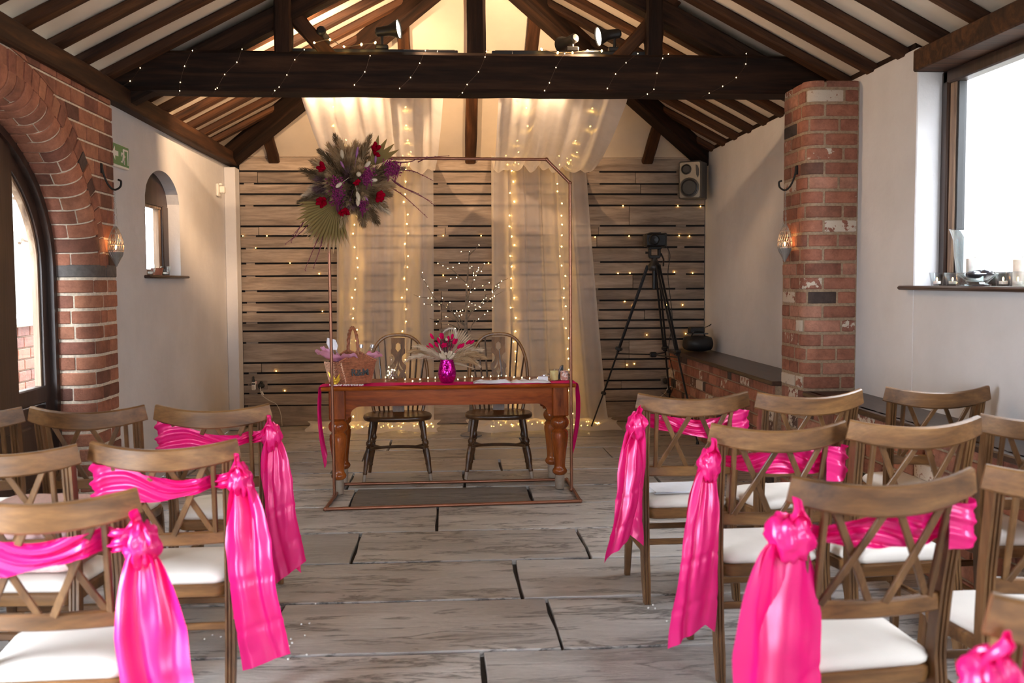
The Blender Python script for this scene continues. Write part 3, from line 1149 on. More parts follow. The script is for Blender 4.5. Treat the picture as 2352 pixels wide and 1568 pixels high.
# ---- roof truss over the room
TY = 6.88
tr = empty('roof_truss', 'dark oak roof truss with tie beam, king post and braces spanning the room', 'truss', (XM, TY, 2.73))
timber('tie_beam', (XL - .12, TY, 2.853), (XR + .1, TY, 2.853), 0.26, 0.258, M['beam'], tr, seg=24, jit=0.008, b=0.02)
timber('king_post', (0.196, TY, 2.97), (0.196, TY, 3.95), 0.15, 0.14, M['beam'], tr, up=(0, 1, 0), jit=.008, b=.02)
for x in (-1.078, 1.412): timber('queen_post', (x, TY - .055, 2.97), (x, TY - .055, zc(x) - .01), 0.112, 0.12, M['beam'], tr, up=(0, 1, 0))
timber('brace', (-0.77, TY + .01, 2.96), (-1.02, TY + .01, zc(-1.02) - .16), 0.10, 0.115, M['rafter'], tr, up=(0, 1, 0))
timber('brace', (1.16, TY + .01, 2.96), (1.60, TY + .01, 3.42), 0.10, 0.115, M['rafter'], tr, up=(0, 1, 0))
for side in (-1, 1):
    xe = XM + side * (HW - .05)
    timber('principal_rafter', (xe, TY, zc(xe) - .13), (XM + side * .05, TY, zc(XM + side * .05) - .13), 0.14, 0.14, M['beam'], tr)

# ---- outside, seen through the glass
ext = M['mortar_pale']
M['ext_wall'] = plaster('garden_wall', srgb(196, 190, 178), 0.9)
M['ext_stone'] = plaster('old_garden_stone', srgb(150, 148, 136), 0.9)
M['ext_ground'] = plain('gravel', srgb(150, 144, 134), 0.95, var=0.3, scale=40, bump=0.6)
tag(MB().box((0, 3.5, -0.16), (40, 40, 0.1), 0.01).build('ground', M['ext_ground']), kind='structure')
gw = MB().box((-3.95, 7.4, 2.1), (0.3, 9.2, 4.3), 0.02).build('garden_wall_left', M['ext_stone'])
o = gw; o.name = 'garden_wall'
tag(gw, 'pale rendered garden wall with bare creeper beyond the arched door', 'wall')
M['ext_pale'] = plaster('pale_weathered_stone', srgb(138, 135, 127), 0.9)
gr = MB().box((5.0, 6.0, 2.1), (0.3, 14, 4.3), 0.02).build('garden_wall', M['ext_pale'])
tag(gr, 'pale sunlit stone wall outside the large right window', 'wall')
lw = empty('brick_garden_wall', 'low red brick wall with pale coping outside the arched door', 'wall', (-3.6, 7.6, 0))
MB().box((-3.62, 7.6, 0.55), (0.2, 5.6, 1.1), 0.004).build('mortar', M['mortar_pale'], lw)
for k in range(12):
    y = 5.2 + (0.12 if k % 2 else 0)
    while y < 10.2:
        put('brick', MB().box((0, 0, 0), (.03, .228, .08), .004).mesh('brick', M['brick_red'], 30), lw, Matrix.Translation((0.09, y - 7.6, k * .0925 + .05)))
        y += 0.24
MB().box((-3.62, 7.6, 1.15), (0.30, 5.6, 0.09), 0.02).build('coping', M['ext_wall'], lw)
cr = MB()
rr = random.Random(5)
for k in range(26):
    p = V((-3.76 + rr.uniform(0, .10), rr.uniform(6.6, 9.6), rr.uniform(1.75, 2.3)))
    d = V((0, rr.uniform(-1, 1), rr.uniform(-.05, 1))).normalized()
    pts = [p]
    for j in range(7):
        d = (d + V((0, rr.uniform(-.5, .5), rr.uniform(-.25, .3)))).normalized()
        pts.append(pts[-1] + d * 0.16)
    cr.tube(smoothpath(pts, 3), [lerp(.016, .004, q / 21) for q in range(22)], 5)
tag(cr.build('creeper', plain('bare_vine', srgb(120, 100, 84), 0.9)), 'bare twisted creeper stems on the garden wall outside', 'vine', kind='stuff')
jm = empty('outer_window_jamb', 'red brick jamb seen edge-on outside the large right window', 'jamb', (2.98, 5.57, 1.2))
for k in range(16):
    put('brick', MB().box((0, 0, 0), (.05, .1, .08), .004).mesh('brick', M['brick_red'], 30), jm, Matrix.Translation((-.0, .115 + (.01 if k % 2 else 0), k * .0925 + .1)))
# ================================================================== guests' chairs
M['chairwood'] = wood('chair_stain', srgb(68, 43, 22), srgb(120, 82, 46), srgb(156, 114, 68), 'x', rough=0.38, rand=0.12, bump=0.12, stretch=6, scale=5)
M['chairwood_z'] = wood('chair_stain_upright', srgb(62, 40, 22), srgb(110, 76, 44), srgb(144, 106, 66), 'z', rough=0.4, rand=0.15, bump=0.12, stretch=6, scale=5)
M['cushion'] = plain('ivory_cushion', srgb(226, 219, 210), 0.75, var=0.05, scale=5, spec=0.25)


def bow(x, z=0.9):
    """plan curve of the chair back, deepest behind the sitter"""
    return -0.050 + 0.059 * (x / 0.25) ** 2


def rail_z(x):
    return 0.877 + 0.030 * (x / 0.25) ** 2


def stile_pt(s, z):
    y = interp(z, [0, .2, .45, .62, .80, .95], [0.0, .045, .072, .055, .022, -.004])
    x = interp(z, [0, .45, .95], [.205, .200, .214])
    return V((s * x, y, z))


def make_chair():
    t = empty('crossback_chair')
    # top rail, curved in plan
    m = MB()
    pts = [V((lerp(-.25, .25, k / 20), bow(lerp(-.25, .25, k / 20)), rail_z(lerp(-.25, .25, k / 20)))) for k in range(21)]
    secs = [[(u, v * (1 - .10 * abs(2 * k / 20 - 1) ** 2)) for u, v in rect(.024, .078, .006)] for k in range(21)]
    m.sweep(pts, secs, up=(0, 0, 1)).build('top_rail', M['chairwood'], t, local=True)
    # stiles with two flutes down the back
    sec = [(-.017, -.021), (-.010, -.021), (-.008, -.016), (-.004, -.016), (-.002, -.021), (.002, -.021), (.004, -.016), (.008, -.016), (.010, -.021), (.017, -.021), (.017, .02), (-.017, .02)]
    for s in (-1, 1):
        zs = [k * .88 / 18 for k in range(19)]
        m = MB()
        vs, fs = [], []
        for z in zs:
            p = stile_pt(s, z)
            w = 1.0 if z > .1 else lerp(.82, 1, z / .1)
            vs += [p + V((u * w, v * w, 0)) for u, v in sec]
        n = len(sec)
        for i in range(len(zs) - 1):
            for k in range(n):
                l = (k + 1) % n
                fs.append((i * n + k, i * n + l, (i + 1) * n + l, (i + 1) * n + k))
        fs += [tuple(range(n))[::-1], tuple((len(zs) - 1) * n + k for k in range(n))]
        m.add(vs, fs).build('back_leg', M['chairwood_z'], t, smooth=30, local=True)
    # lower back rail
    b2 = lambda x: 0.028 + 0.03 * (x / .2) ** 2
    pts = [V((lerp(-.2, .2, k / 12), b2(lerp(-.2, .2, k / 12)), 0.585)) for k in range(13)]
    MB().sweep(pts, rect(.024, .046, .005), up=(0, 0, 1)).build('lower_rail', M['chairwood'], t, local=True)
    yb = lambda x, z: lerp(b2(x), bow(x), (z - .585) / .30)
    for s in (-1, 1):
        pts = [V((s * lerp(.158, .168, k / 6), yb(s * .16, lerp(.60, .87, k / 6)), lerp(.60, .87, k / 6))) for k in range(7)]
        MB().sweep(pts, rect(.017, .016, .003), up=(0, 1, 0)).build('back_slat', M['chairwood_z'], t, local=True)
    for xa, xb, o in ((-.145, -.020, .004), (-.015, -.150, -.005), (.015, .150, .004), (.145, .020, -.005)):
        pts = [V((lerp(xa, xb, k / 6), yb(lerp(xa, xb, k / 6), lerp(.862, .602, k / 6)) + o, lerp(.862, .602, k / 6))) for k in range(7)]
        MB().sweep(pts, rect(.020, .010, .002), up=(0, 1, 0)).build('cross_slat', M['chairwood_z'], t, local=True)
    # seat frame and cushion

    def outline(inset, n=8):
        P = []
        corners = [(-.195 + inset, .055 + inset, .05), (.195 - inset, .055 + inset, .05), (.215 - inset, .435 - inset, .09), (-.215 + inset, .435 - inset, .09)]
        for i, (x, y, r) in enumerate(corners):
            a0 = [PI, 1.5 * PI, 0, .5 * PI][i]
            cx, cy = x + (r if i in (0, 3) else -r), y + (r if i < 2 else -r)
            for k in range(n + 1): P.append((cx + r * math.cos(a0 + PI / 2 * k / n), cy + r * math.sin(a0 + PI / 2 * k / n)))
        return P

    def stack(levels):
        m = MB()
        vs, fs = [], []
        for ins, z in levels: vs += [(x, y, z) for x, y in outline(ins)]
        n = len(outline(0))
        for i in range(len(levels) - 1):
            for k in range(n):
                l = (k + 1) % n
                fs.append((i * n + k, i * n + l, (i + 1) * n + l, (i + 1) * n + k))
        fs += [tuple(range(n))[::-1], tuple((len(levels) - 1) * n + k for k in range(n))]
        return m.add(vs, fs)
    stack([(.012, .362), (.004, .367), (.0, .387), (.0, .405), (.008, .411)]).build('seat_frame', M['chairwood'], t, local=True)
    stack([(.014, .409), (.004, .419), (.002, .431), (.010, .445), (.030, .455), (.07, .461), (.12, .464)]).build('cushion', M['cushion'], t, smooth=80, local=True)
    for s in (-1, 1):
        pts = [V((s * .185, .405, .385)), V((s * .19, .425, .2)), V((s * .195, .44, 0))]
        MB().sweep(pts, [rect(.04, .04, .006), rect(.036, .036, .006), rect(.027, .027, .005)], up=(0, 1, 0)).build('front_leg', M['chairwood_z'], t, local=True)
        MB().tube([V((s * .2, .05, .215)), V((s * .192, .425, .215))], .011, 8).build('stretcher', M['chairwood'], t, local=True)
    MB().box((0, .055, .262), (.39, .018, .026), .004).build('stretcher', M['chairwood'], t, local=True)
    MB().box((0, .425, .24), (.36, .018, .026), .004).build('stretcher', M['chairwood'], t, local=True)
    return t


CH = 'crossback chairs set out for the ceremony'
# name: (rail midpoint x, y, rail height, turn in degrees, sash side, label)
CHAIRS = [
    ('A', -1.028, 4.394, .936, -1.5, 1, 'brown crossback chair with pink sash at aisle end of front row, left side'),
    ('B', -1.579, 4.448, .930, 1.0, 0, 'brown crossback chair without sash, second from aisle in left front row'),
    ('C', -2.095, 4.43, .930, 1.0, 0, 'brown crossback chair cut off by left picture edge, nearest the arched door, front row'),
    ('D', -0.970, 3.441, .930, 1.0, 1, 'brown crossback chair with pink sash at aisle end of second row, left side'),
    ('E', -1.480, 3.39, .930, -2.0, 0, 'brown crossback chair with folded pink blanket on its seat, left side'),
    ('F', -1.050, 2.60, .936, 1.5, 1, 'brown crossback chair with pink sash at aisle end of nearest row, left side'),
    ('G', 1.093, 4.398, .962, 2.5, -1, 'brown crossback chair with pink sash and white papers on its seat'),
    ('H', 1.600, 4.32, .972, 9.0, 0, 'brown crossback chair without sash, second from aisle in right front row before brick pier'),
    ('I', 2.326, 4.60, .953, -2.0, 0, 'brown crossback chair without sash at wall end of right front row under window'),
    ('J', 1.183, 3.502, .953, 1.8, -1, 'brown crossback chair with pink sash at aisle end of second row, right side'),
    ('K', 1.665, 3.45, .968, 6.0, 0, 'brown crossback chair without sash, second from aisle in second row, right side'),
    ('L', 2.27, 3.66, .950, 0.0, 0, 'brown crossback chair without sash at wall end of second row, right picture edge'),
    ('M', 1.110, 2.47, .972, 7.0, -1, 'brown crossback chair with pink sash at aisle end of third row, right side'),
    ('N', 1.730, 2.66, .950, 2.0, 0, 'brown crossback chair without sash in third row at right picture edge'),
    ('O', 1.130, 1.57, .950, 4.0, -1, 'blurred crossback chair with pink sash in the bottom right corner'),
]
proto = make_chair()
CM = {}
for i, (k, x, y, h, rot, side, label) in enumerate(CHAIRS):
    o = proto if i == 0 else copy_tree(proto)
    sc = h / 0.945
    R = Matrix.Rotation(math.radians(rot), 4, 'Z')
    Mc = Matrix.Translation(V((x, y, 0)) - R @ V((0, 0.009 * sc, 0))) @ R @ Matrix.Scale(sc, 4)
    place(o, Mc)
    tag(o, label, 'chair', CH)
    CM[k] = Mc


def make_sash(k, side, seed, label, zt=(.27, .22), wide=1.0, front=False):
    r = random.Random(seed)
    t = empty('chair_sash')
    place(t, CM[k])
    tag(t, label, 'sash', 'pink satin sashes tied on the aisle chairs')
    s = side
    # band: wraps the far stile from behind, runs on the seat side of the lattice, comes back round the aisle stile
    yb = lambda x: lerp(.03, bow(x), .72)
    path = [(-s * .175, -.012), (-s * .215, -.030), (-s * .242, -.012), (-s * .247, .02), (-s * .222, .058), (-s * .185, .052)]
    if front: path = [(-s * .20, .06), (-s * .235, .05), (-s * .250, .02), (-s * .245, -.015), (-s * .215, -.034), (-s * .185, -.032)]
    for j in range(1, 12):
        x = lerp(-s * .16, s * .185, j / 12)
        path.append((x, yb(x) + (-.020 if front and j < 11 else .026)))
    path += [(s * .185, -.026), (s * .215, -.034), (s * .240, -.022), (s * .255, .0)] if front else [(s * .185, .050), (s * .222, .054), (s * .248, .03), (s * .255, .0)]
    pth = smoothpath([V((x, y, 0)) for x, y in path], 4)
    ph = r.uniform(0, 6)
    nu, nv = len(pth) - 1, 26
    tw = r.uniform(2.2, 3.4)
    wav = [r.uniform(-1, 1) for _ in range(6)]

    def fn(a, b):
        i = min(int(a * nu + 1e-6), nu)
        p = pth[i]
        tn = (pth[min(i + 1, nu)] - pth[max(i - 1, 0)]).normalized()
        nrm = V((tn.y, -tn.x, 0))
        if s < 0: nrm = -nrm
        w = lerp(.125, .045, min(1, max(0, (a - .2) / .7)) ** 0.8)
        zc_ = .800 - .018 * math.sin(PI * a) + .010 * a + .012 * math.sin(5 * a + ph)
        # raking folds
        q = b + .25 * math.sin(tw * PI * a + ph)
        f = .0075 * math.sin(2 * PI * 2.4 * q) + .0035 * math.sin(2 * PI * 5.3 * q + 3 * a + ph)
        return p + V((0, 0, zc_ + (b - .5) * w + .006 * math.sin(9 * a + ph + 4 * b))) + nrm * (f * (1 if .12 < a < .95 else .5) - .004)
    MB().sheet(fn, nu, nv).build('band', M['pink'], t, smooth=80, local=True)
    # knot: a gathered lump with an ear above
    kx, ky, kz = s * .258, -.012, .792

    def lump(d):
        n = noise.noise(d * 2.3 + V((seed, 0, 0)))
        return 1 + .28 * n + .10 * math.sin(9 * math.atan2(d.y, d.x) + 3 * d.z)
    MB().ball((kx, ky, kz), (.040 * wide ** .4, .042 * wide ** .4, .060), 28, 20, fn=lump).build('knot', M['pink'], t, smooth=80, local=True)

    def ear(a, b):
        ang = lerp(-.9, .9, a)
        wv = .030 * math.sin(PI * min(1, b * 1.1 + .18)) + .008
        return V((kx + s * (wv * ang * 1.2 - .012 * b) + .006 * math.sin(9 * a + ph), ky + .012 * math.cos(3 * ang) - .02 + .012 * math.sin(7 * b + ph), kz + .015 + .085 * b - .020 * ang * ang))
    MB().sheet(ear, 14, 14).build('knot_loop', M['pink'], t, smooth=80, local=True)
    # two hanging tails, folded lengthways once or twice, cut on the slant
    for j in range(2):
        w0, w1 = .05 * wide, ((.165, .135)[j] + r.uniform(-.015, .02)) * wide
        z1 = zt[j]
        bx = ((.075, .020)[j] + r.uniform(-.01, .015)) * s
        by = (-.060, .03)[j] + r.uniform(-.012, .012)
        p2 = r.uniform(0, 6)
        slant = (.05, -.05)[j] * r.uniform(.7, 1.3)
        fold = r.uniform(.28, .4) if r.random() < .5 else r.uniform(.6, .72)
        turn = r.uniform(-.25, .25) - s * .25

        def tail(a, b):
            w = lerp(w0, w1, min(1, b / .32) ** .65) * (1 - .10 * math.sin(PI * b) ** 2)
            u = a - .5
            # one long soft pleat plus shallow ripples that die towards the hem
            pl = math.exp(-((a - fold - .05 * math.sin(4 * b + p2)) / .10) ** 2)
            g = lerp(1.0, .55, b)
            yy = .030 * pl * g + .016 * g * math.sin(2 * PI * .9 * a + p2) + .006 * g * math.sin(2 * PI * 2.3 * a + p2 * 2 + 2 * b) + .010 * math.sin(5 * b + p2)
            yy += .005 * max(0, 1 - abs(b - .52) / .025) + .005 * max(0, 1 - abs(b - .79) / .025) + .007 * noise.noise(V((a * 4, b * 7, p2)))
            ca, sa = math.cos(turn), math.sin(turn)
            lx, ly = u * w, yy
            z = lerp(kz - .01, z1 + slant * u * 2, b)
            x = kx + s * .006 + bx * b ** .9 + lx * ca - ly * sa + .012 * math.sin(3.2 * b + p2) * b
            y = ky - .012 + by * min(1, b * 1.6) + lx * sa + ly * ca
            return V((x, y, z))
        MB().sheet(tail, 30, 48).build('tail', M['pink'], t, smooth=80, local=True)
    return t


make_sash('A', 1, 3, 'pink satin sash tied on left front row aisle chair', (.20, .24), 1.0, True)
make_sash('D', 1, 8, 'pink satin sash tied on left second row aisle chair', (.17, .26), 1.1, True)
make_sash('F', 1, 12, 'pink satin sash tied on nearest left aisle chair, reaching the bottom edge', (.13, .2), 1.15, True)
make_sash('G', -1, 17, 'pink satin sash on right front row aisle chair holding papers', (.27, .32))
make_sash('J', -1, 23, 'pink satin sash tied on right second row aisle chair', (.20, .24))
make_sash('M', -1, 31, 'long pink satin sash tied on third row aisle chair, right side', (.10, .14), 2.3)
make_sash('O', -1, 37, 'blurred pink satin sash in the bottom right corner', (.2, .25), 1.3)

# papers and blanket left on seats
p = CM['G']
t = empty('order_of_service', 'white printed sheets lying on the seat of right front aisle chair', 'papers')
place(t, p)
for k, (a, x) in enumerate(((4, .0), (-7, -.02), (2, .01))):
    MB().box((0, 0, 0), (.30, .21, .0025), .0005, Matrix.Translation((x, .22, .4675 + .003 * k)) @ Matrix.Rotation(math.radians(a), 4, 'Z')).build('sheet', plain('paper_%d' % k, srgb(232, 234, 240), .7, var=.02), t, local=True)
t = empty('folded_blanket', 'fluffy pale pink folded blanket on chair seat at left', 'blanket')
place(t, CM['E'])
bk = plain('pink_fleece', srgb(240, 205, 200), .95, var=.1, scale=90, bump=.8)
for k in range(4):
    def fb(a, b, k=k):
        u, v = a * 2 * PI, b
        rx, rz = .19 - .01 * k, .032
        x = lerp(-rx, rx, v)
        sq = lambda c: math.copysign(abs(c) ** .5, c)
        return V((x, .24 + .16 * sq(math.cos(u)) * (1 - .1 * abs(2 * v - 1) ** 6), .498 + .056 * k + rz * sq(math.sin(u)) * (1 - .5 * abs(2 * v - 1) ** 8) + .006 * noise.noise(V((x * 20, u * 3, k)))))
    MB().sheet(fb, 24, 20).build('fold', bk, t, smooth=80, local=True)

# ================================================================== table, Windsor chairs, arch
M['tablewood'] = wood('polished_pine', srgb(70, 22, 4), srgb(146, 68, 20), srgb(190, 102, 40), 'x', rough=0.28, rand=0.08, bump=0.05, spec=.18, stretch=9, scale=4)
M['tablewood_z'] = wood('polished_pine_turned', srgb(72, 24, 5), srgb(144, 70, 24), srgb(184, 102, 44), 'z', rough=0.2, rand=0.08, bump=0.04, spec=.5, stretch=8, scale=4)
M['ferrule'] = plain('grey_foot', srgb(150, 132, 116), 0.5)
TBL = Matrix.Translation((-0.002, 7.08, 0)) @ Matrix.Rotation(math.radians(1.6), 4, 'Z')
tb = empty('dining_table', 'polished reddish pine table with turned legs behind the copper arch', 'table')
place(tb, TBL)
m = MB()
tp = []
for k in range(9):
    a = PI * k / 8 - PI / 2
MB().sweep([(-.872, 0, .734), (.872, 0, .734)], [(u, v) for u, v in [(-.28, -.012), (-.287, -.006), (-.29, .0), (-.287, .008), (-.28, .013), (.28, .013), (.287, .008), (.29, 0), (.287, -.006), (.28, -.012)]], up=(0, 0, 1)).build('table_top', M['tablewood'], tb, local=True)
LEGX, LEGY = .768, .20


def apron_poly(L):
    P = [(-L, .72), (-L, .515), (-L + .015, .515), (-L + .02, .53), (-L + .035, .535)]
    for k in range(7):
        a = PI / 2 * k / 6
        P.append((-L + .115 - .075 * math.cos(a), .555 + .052 * math.sin(a)))
    Q = [(-x, z) for x, z in P[1:]][::-1]
    return (P + Q + [(L, .72)])[::-1]


for y in (-.215, .215): MB().prism(apron_poly(LEGX - .05), .022, M=Matrix.Translation((0, y, 0))).build('apron', M['tablewood'], tb, local=True)
for s in (-1, 1): MB().box((s * (LEGX + .03), 0, .66), (.022, .33, .12), .003).build('apron', M['tablewood'], tb, local=True)
lp = [(.034, .10), (.040, .105), (.050, .115), (.053, .128), (.048, .14), (.040, .15), (.038, .165), (.040, .20), (.050, .29), (.058, .35), (.061, .385), (.058, .395), (.060, .405),
      (.050, .418), (.044, .425), (.046, .43), (.060, .445), (.066, .465), (.064, .483), (.054, .500), (.046, .508), (.050, .514), (.056, .52)]
for sx in (-1, 1):
    for sy in (-1, 1):
        Mt = Matrix.Translation((sx * LEGX, sy * LEGY, 0))
        m = MB().lathe(lp, 24, Mt)
        m.box((sx * LEGX, sy * LEGY, .622), (.112, .112, .205), .006)
        lg = m.build('leg', M['tablewood_z'], tb, local=True, smooth=45)
        MB().lathe([(.028, 0), (.031, .003), (.034, .06), (.034, .102)], 20, Mt).build('foot', M['ferrule'], lg, local=True)

# runner along the front of the table, ends hanging
rn = empty('table_runner', 'hot pink fabric runner lying along the table with hanging ends', 'runner')
place(rn, TBL)
TT = .7475


def runner_mid(a, b):
    x = lerp(-.875, .875, a)
    return V((x, lerp(-.262, -.06, b) + .01 * math.sin(5 * a + 6 * b), TT + .0025 + .0018 * math.sin(23 * a + 9 * b)))


MB().sheet(runner_mid, 60, 8).build('runner_top', M['pink'], rn, smooth=80, local=True)
for s in (-1, 1):
    def hang(a, b, s=s):
        L = .56 if s < 0 else .53
        z = TT + .003 - L * max(0, b - .06) - .05 * max(0, b - .06) * math.sin(6 * a)
        w = lerp(1, .25, max(0, b - .25) / .75) if b > .25 else 1
        y = -.16 + (a - .5) * .2 * w
        x = s * (.868 + .020 * min(1, b / .08) + .018 * math.sin(PI * b) - .030 * b * b) + .010 * math.sin(8 * a + 2 * b) * min(1, b * 4)
        return V((x, y, z))
    MB().sheet(hang, 16, 30).build('hanging_end', M['pink'], rn, smooth=80, local=True)

# Windsor chairs behind the table, facing the room
M['elm'] = wood('dark_elm', srgb(42, 26, 15), srgb(78, 50, 28), srgb(112, 74, 42), 'x', rough=0.3, rand=0.08, bump=0.08, stretch=5, scale=5)
M['elm_light'] = wood('worn_elm', srgb(80, 50, 20), srgb(132, 88, 40), srgb(160, 112, 58), 'z', rough=0.32, rand=0.08, bump=0.08, stretch=5, scale=5)


def make_windsor():
    t = empty('windsor_chair')
    SZ = .455
    # saddle seat
    n = 40
    loop = []
    for k in range(n):
        a = 2 * PI * k / n
        c, s_ = math.cos(a), math.sin(a)
        x = .255 * math.copysign(abs(c) ** .62, c) * (1.0 if s_ < 0 else lerp(1, .84, s_))
        y = .205 * math.copysign(abs(s_) ** .7, s_)
        loop.append((x, y))
    lv = [(.82, -.022), (.97, -.016), (1.0, 0.0), (.985, .014), (.95, .02), (.72, .010), (.4, .005), (.05, .006)]
    vs, fs = [], []
    for q, dz in lv: vs += [(x * q, y * q, SZ + dz) for x, y in loop]
    for i in range(len(lv) - 1):
        for k in range(n):
            l = (k + 1) % n
            fs.append((i * n + k, i * n + l, (i + 1) * n + l, (i + 1) * n + k))
    fs += [tuple(range(n))[::-1], tuple((len(lv) - 1) * n + k for k in range(n))]
    MB().add(vs, fs).build('seat', M['elm'], t, smooth=60, local=True)
    prof = [(.012, 0), (.013, .055), (.0165, .06), (.0165, .07), (.014, .075), (.017, .12), (.021, .17), (.019, .22), (.014, .245), (.020, .252), (.014, .262), (.021, .275), (.022, .290), (.014, .305), (.013, .32), (.017, .36), (.0175, .40), (.014, .47)]
    for s in (-1, 1):
        for f, foot, top in ((-1, (s * .245, -.20, 0), (s * .185, -.13, .44)), (1, (s * .225, .19, 0), (s * .165, .12, .44))):
            d = V(top) - V(foot)
            Mt = Matrix.Translation(foot) @ zalign(d)
            lg = MB().lathe(prof, 14, Mt).build('leg', M['elm'], t, local=True)
            if f < 0: MB().lathe([(.0135, .0), (.0142, .055)], 14, Mt).build('worn_foot', M['ferrule'], lg, local=True)
    # crinoline stretcher and its two spurs
    pts = [V((-.215 * math.cos(a), -.165 + .17 * math.sin(a) ** .8 if a not in (0, PI) else -.165, .225)) for a in [PI * k / 16 for k in range(17)]]
    MB().tube(pts, .0115, 8).build('stretcher', M['elm'], t, local=True)
    for s in (-1, 1): MB().tube([V((s * .125, -.02, .225)), V((s * .195, .157, .215))], .010, 8).build('stretcher', M['elm'], t, local=True)
    # hoop
    yh = lambda z: lerp(.165, .27, (z - SZ) / .6)
    HT, HWd = 1.05, .225
    hp = []
    for k in range(33):
        a = PI * k / 32
        c, s_ = math.cos(a), math.sin(a)
        x = HWd * math.copysign(abs(c) ** .72, c)
        z = .70 + (HT - .70) * abs(s_) ** .9
        hp.append((x, z))
    lo = [(HWd - .045, SZ), (HWd - .022, .55), (HWd - .006, .63)]
    hp = lo + hp + [(-x, z) for x, z in lo[::-1]]
    MB().sweep([V((x, yh(z), z)) for x, z in hp], rect(.024, .030, .007), up=(0, 1, 0)).build('hoop', M['elm_light'], t, local=True)

    def hoop_z(x):
        c = (abs(x) / HWd) ** (1 / .72)
        return .70 + (HT - .70) * math.sqrt(max(0, 1 - c * c)) ** .9
    for x0 in (.085, .125, .165):
        for s in (-1, 1):
            xt = x0 * 1.22
            zt = hoop_z(xt) - .005
            MB().tube([V((s * x0 * .86, yh(SZ), SZ + .01)), V((s * lerp(x0 * .86, xt, .3), yh(.62), .62)), V((s * xt, yh(zt), zt))], [.0065, .0085, .0055], 7).build('spindle', M['elm'], t, local=True)
    # pierced splat
    half = [(.044, SZ + .005), (.044, .53), (.050, .56), (.034, .575), (.030, .60), (.036, .625), (.048, .655), (.060, .69), (.064, .72), (.060, .745), (.050, .765), (.054, .785), (.062, .80), (.060, .822), (.046, .835), (.034, .85),
            (.028, .868), (.030, .89), (.040, .905), (.054, .915), (.054, .94), (.050, .955), (.052, 1.035)]
    outer = half + [(-x, z) for x, z in half[::-1]]
    holes = []
    for s in (-1, 1):
        holes.append([(s * x, z) for x, z in [(.008, .86), (.010, .84), (.020, .815), (.040, .785), (.030, .785), (.014, .80), (.005, .825)]])
        holes.append([(s * x, z) for x, z in [(.006, .64), (.012, .68), (.030, .715), (.046, .74), (.040, .715), (.022, .675), (.014, .63)]])
    holes.append([(0, .795), (.016, .768), (0, .735), (-.016, .768)])
    holes.append([(-.018, .985), (-.02, .95), (0, .925), (.02, .95), (.018, .985), (0, 1.0)])
    lean = math.atan2(.105, .6)
    Mt = Matrix.Translation((0, yh(SZ), SZ)) @ Matrix.Rotation(-lean, 4, 'X') @ Matrix.Translation((0, 0, -SZ))
    MB().prism(outer, .014, holes, Mt).build('splat', M['elm_light'], t, smooth=30, local=True)
    return t


wd = make_windsor()
tag(wd, 'dark wooden Windsor chair with pierced splat at left behind the table', 'chair', 'Windsor chairs behind the table')
place(wd, Matrix.Translation((-.385, 7.44, 0)) @ Matrix.Rotation(math.radians(1), 4, 'Z'))
wd2 = copy_tree(wd)
tag(wd2, 'dark wooden Windsor chair with pierced splat at right behind the table')
place(wd2, Matrix.Translation((.372, 7.47, 0)) @ Matrix.Rotation(math.radians(-3), 4, 'Z'))

# copper pipe arch
M['copper'] = plain('copper_pipe', srgb(150, 100, 78), 0.34, 0.75, var=.12, scale=12)
ca = empty('copper_arch', 'thin copper pipe arch with rectangular floor base in front of the table', 'arch', (0.03, 6.78, 0))
c = [V((-.796, 6.345, .012)), V((.856, 6.44, .012)), V((.851, 7.155, .012)), V((-.763, 7.125, .012))]
for a, b in zip(c, c[1:] + c[:1]):
    MB().tube([a, b], .011, 10).build('base_pipe', M['copper'], ca)
for p in c: MB().ball(p, .0145, 10, 8).build('elbow', M['copper'], ca)
UL0, UR0 = (c[0] + c[3]) / 2, (c[1] + c[2]) / 2
UL0.x, UR0.x = -.782, .842
UL1, UR1 = at(753, 440, UL0.y), at(1309, 420, UR0.y)
UL1.z = UR1.z
TL, TR = at(806, 372, UL0.y), at(1255, 366, UR0.y)
TL.z = TR.z
for a, b, nm in ((UL0, UL1, 'upright_pipe'), (UR0, UR1, 'upright_pipe'), (UL1, TL, 'corner_pipe'), (UR1, TR, 'corner_pipe'), (TL, TR, 'top_pipe')):
    MB().tube([a, b], .0105, 10).build(nm, M['copper'], ca)
for p in (UL0, UR0, UL1, UR1, TL, TR): MB().ball(p, .0145, 10, 8).build('elbow', M['copper'], ca)
# ================================================================== drapes and fairy lights
RP_Y = [7.02, 7.08, 7.4, 8.0, 8.6, 9.1, 9.5, 9.85, 9.98]
RP_Z = [2.99, 2.95, 2.82, 2.665, 2.545, 2.495, 2.53, 2.64, 2.70]


def sprof(b):
    t = b * (len(RP_Y) - 1)
    i = min(int(t), len(RP_Y) - 2)
    f = t - i
    f2 = f * f * (3 - 2 * f) * .3 + f * .7
    return lerp(RP_Y[i], RP_Y[i + 1], f2), lerp(RP_Z[i], RP_Z[i + 1], f2)


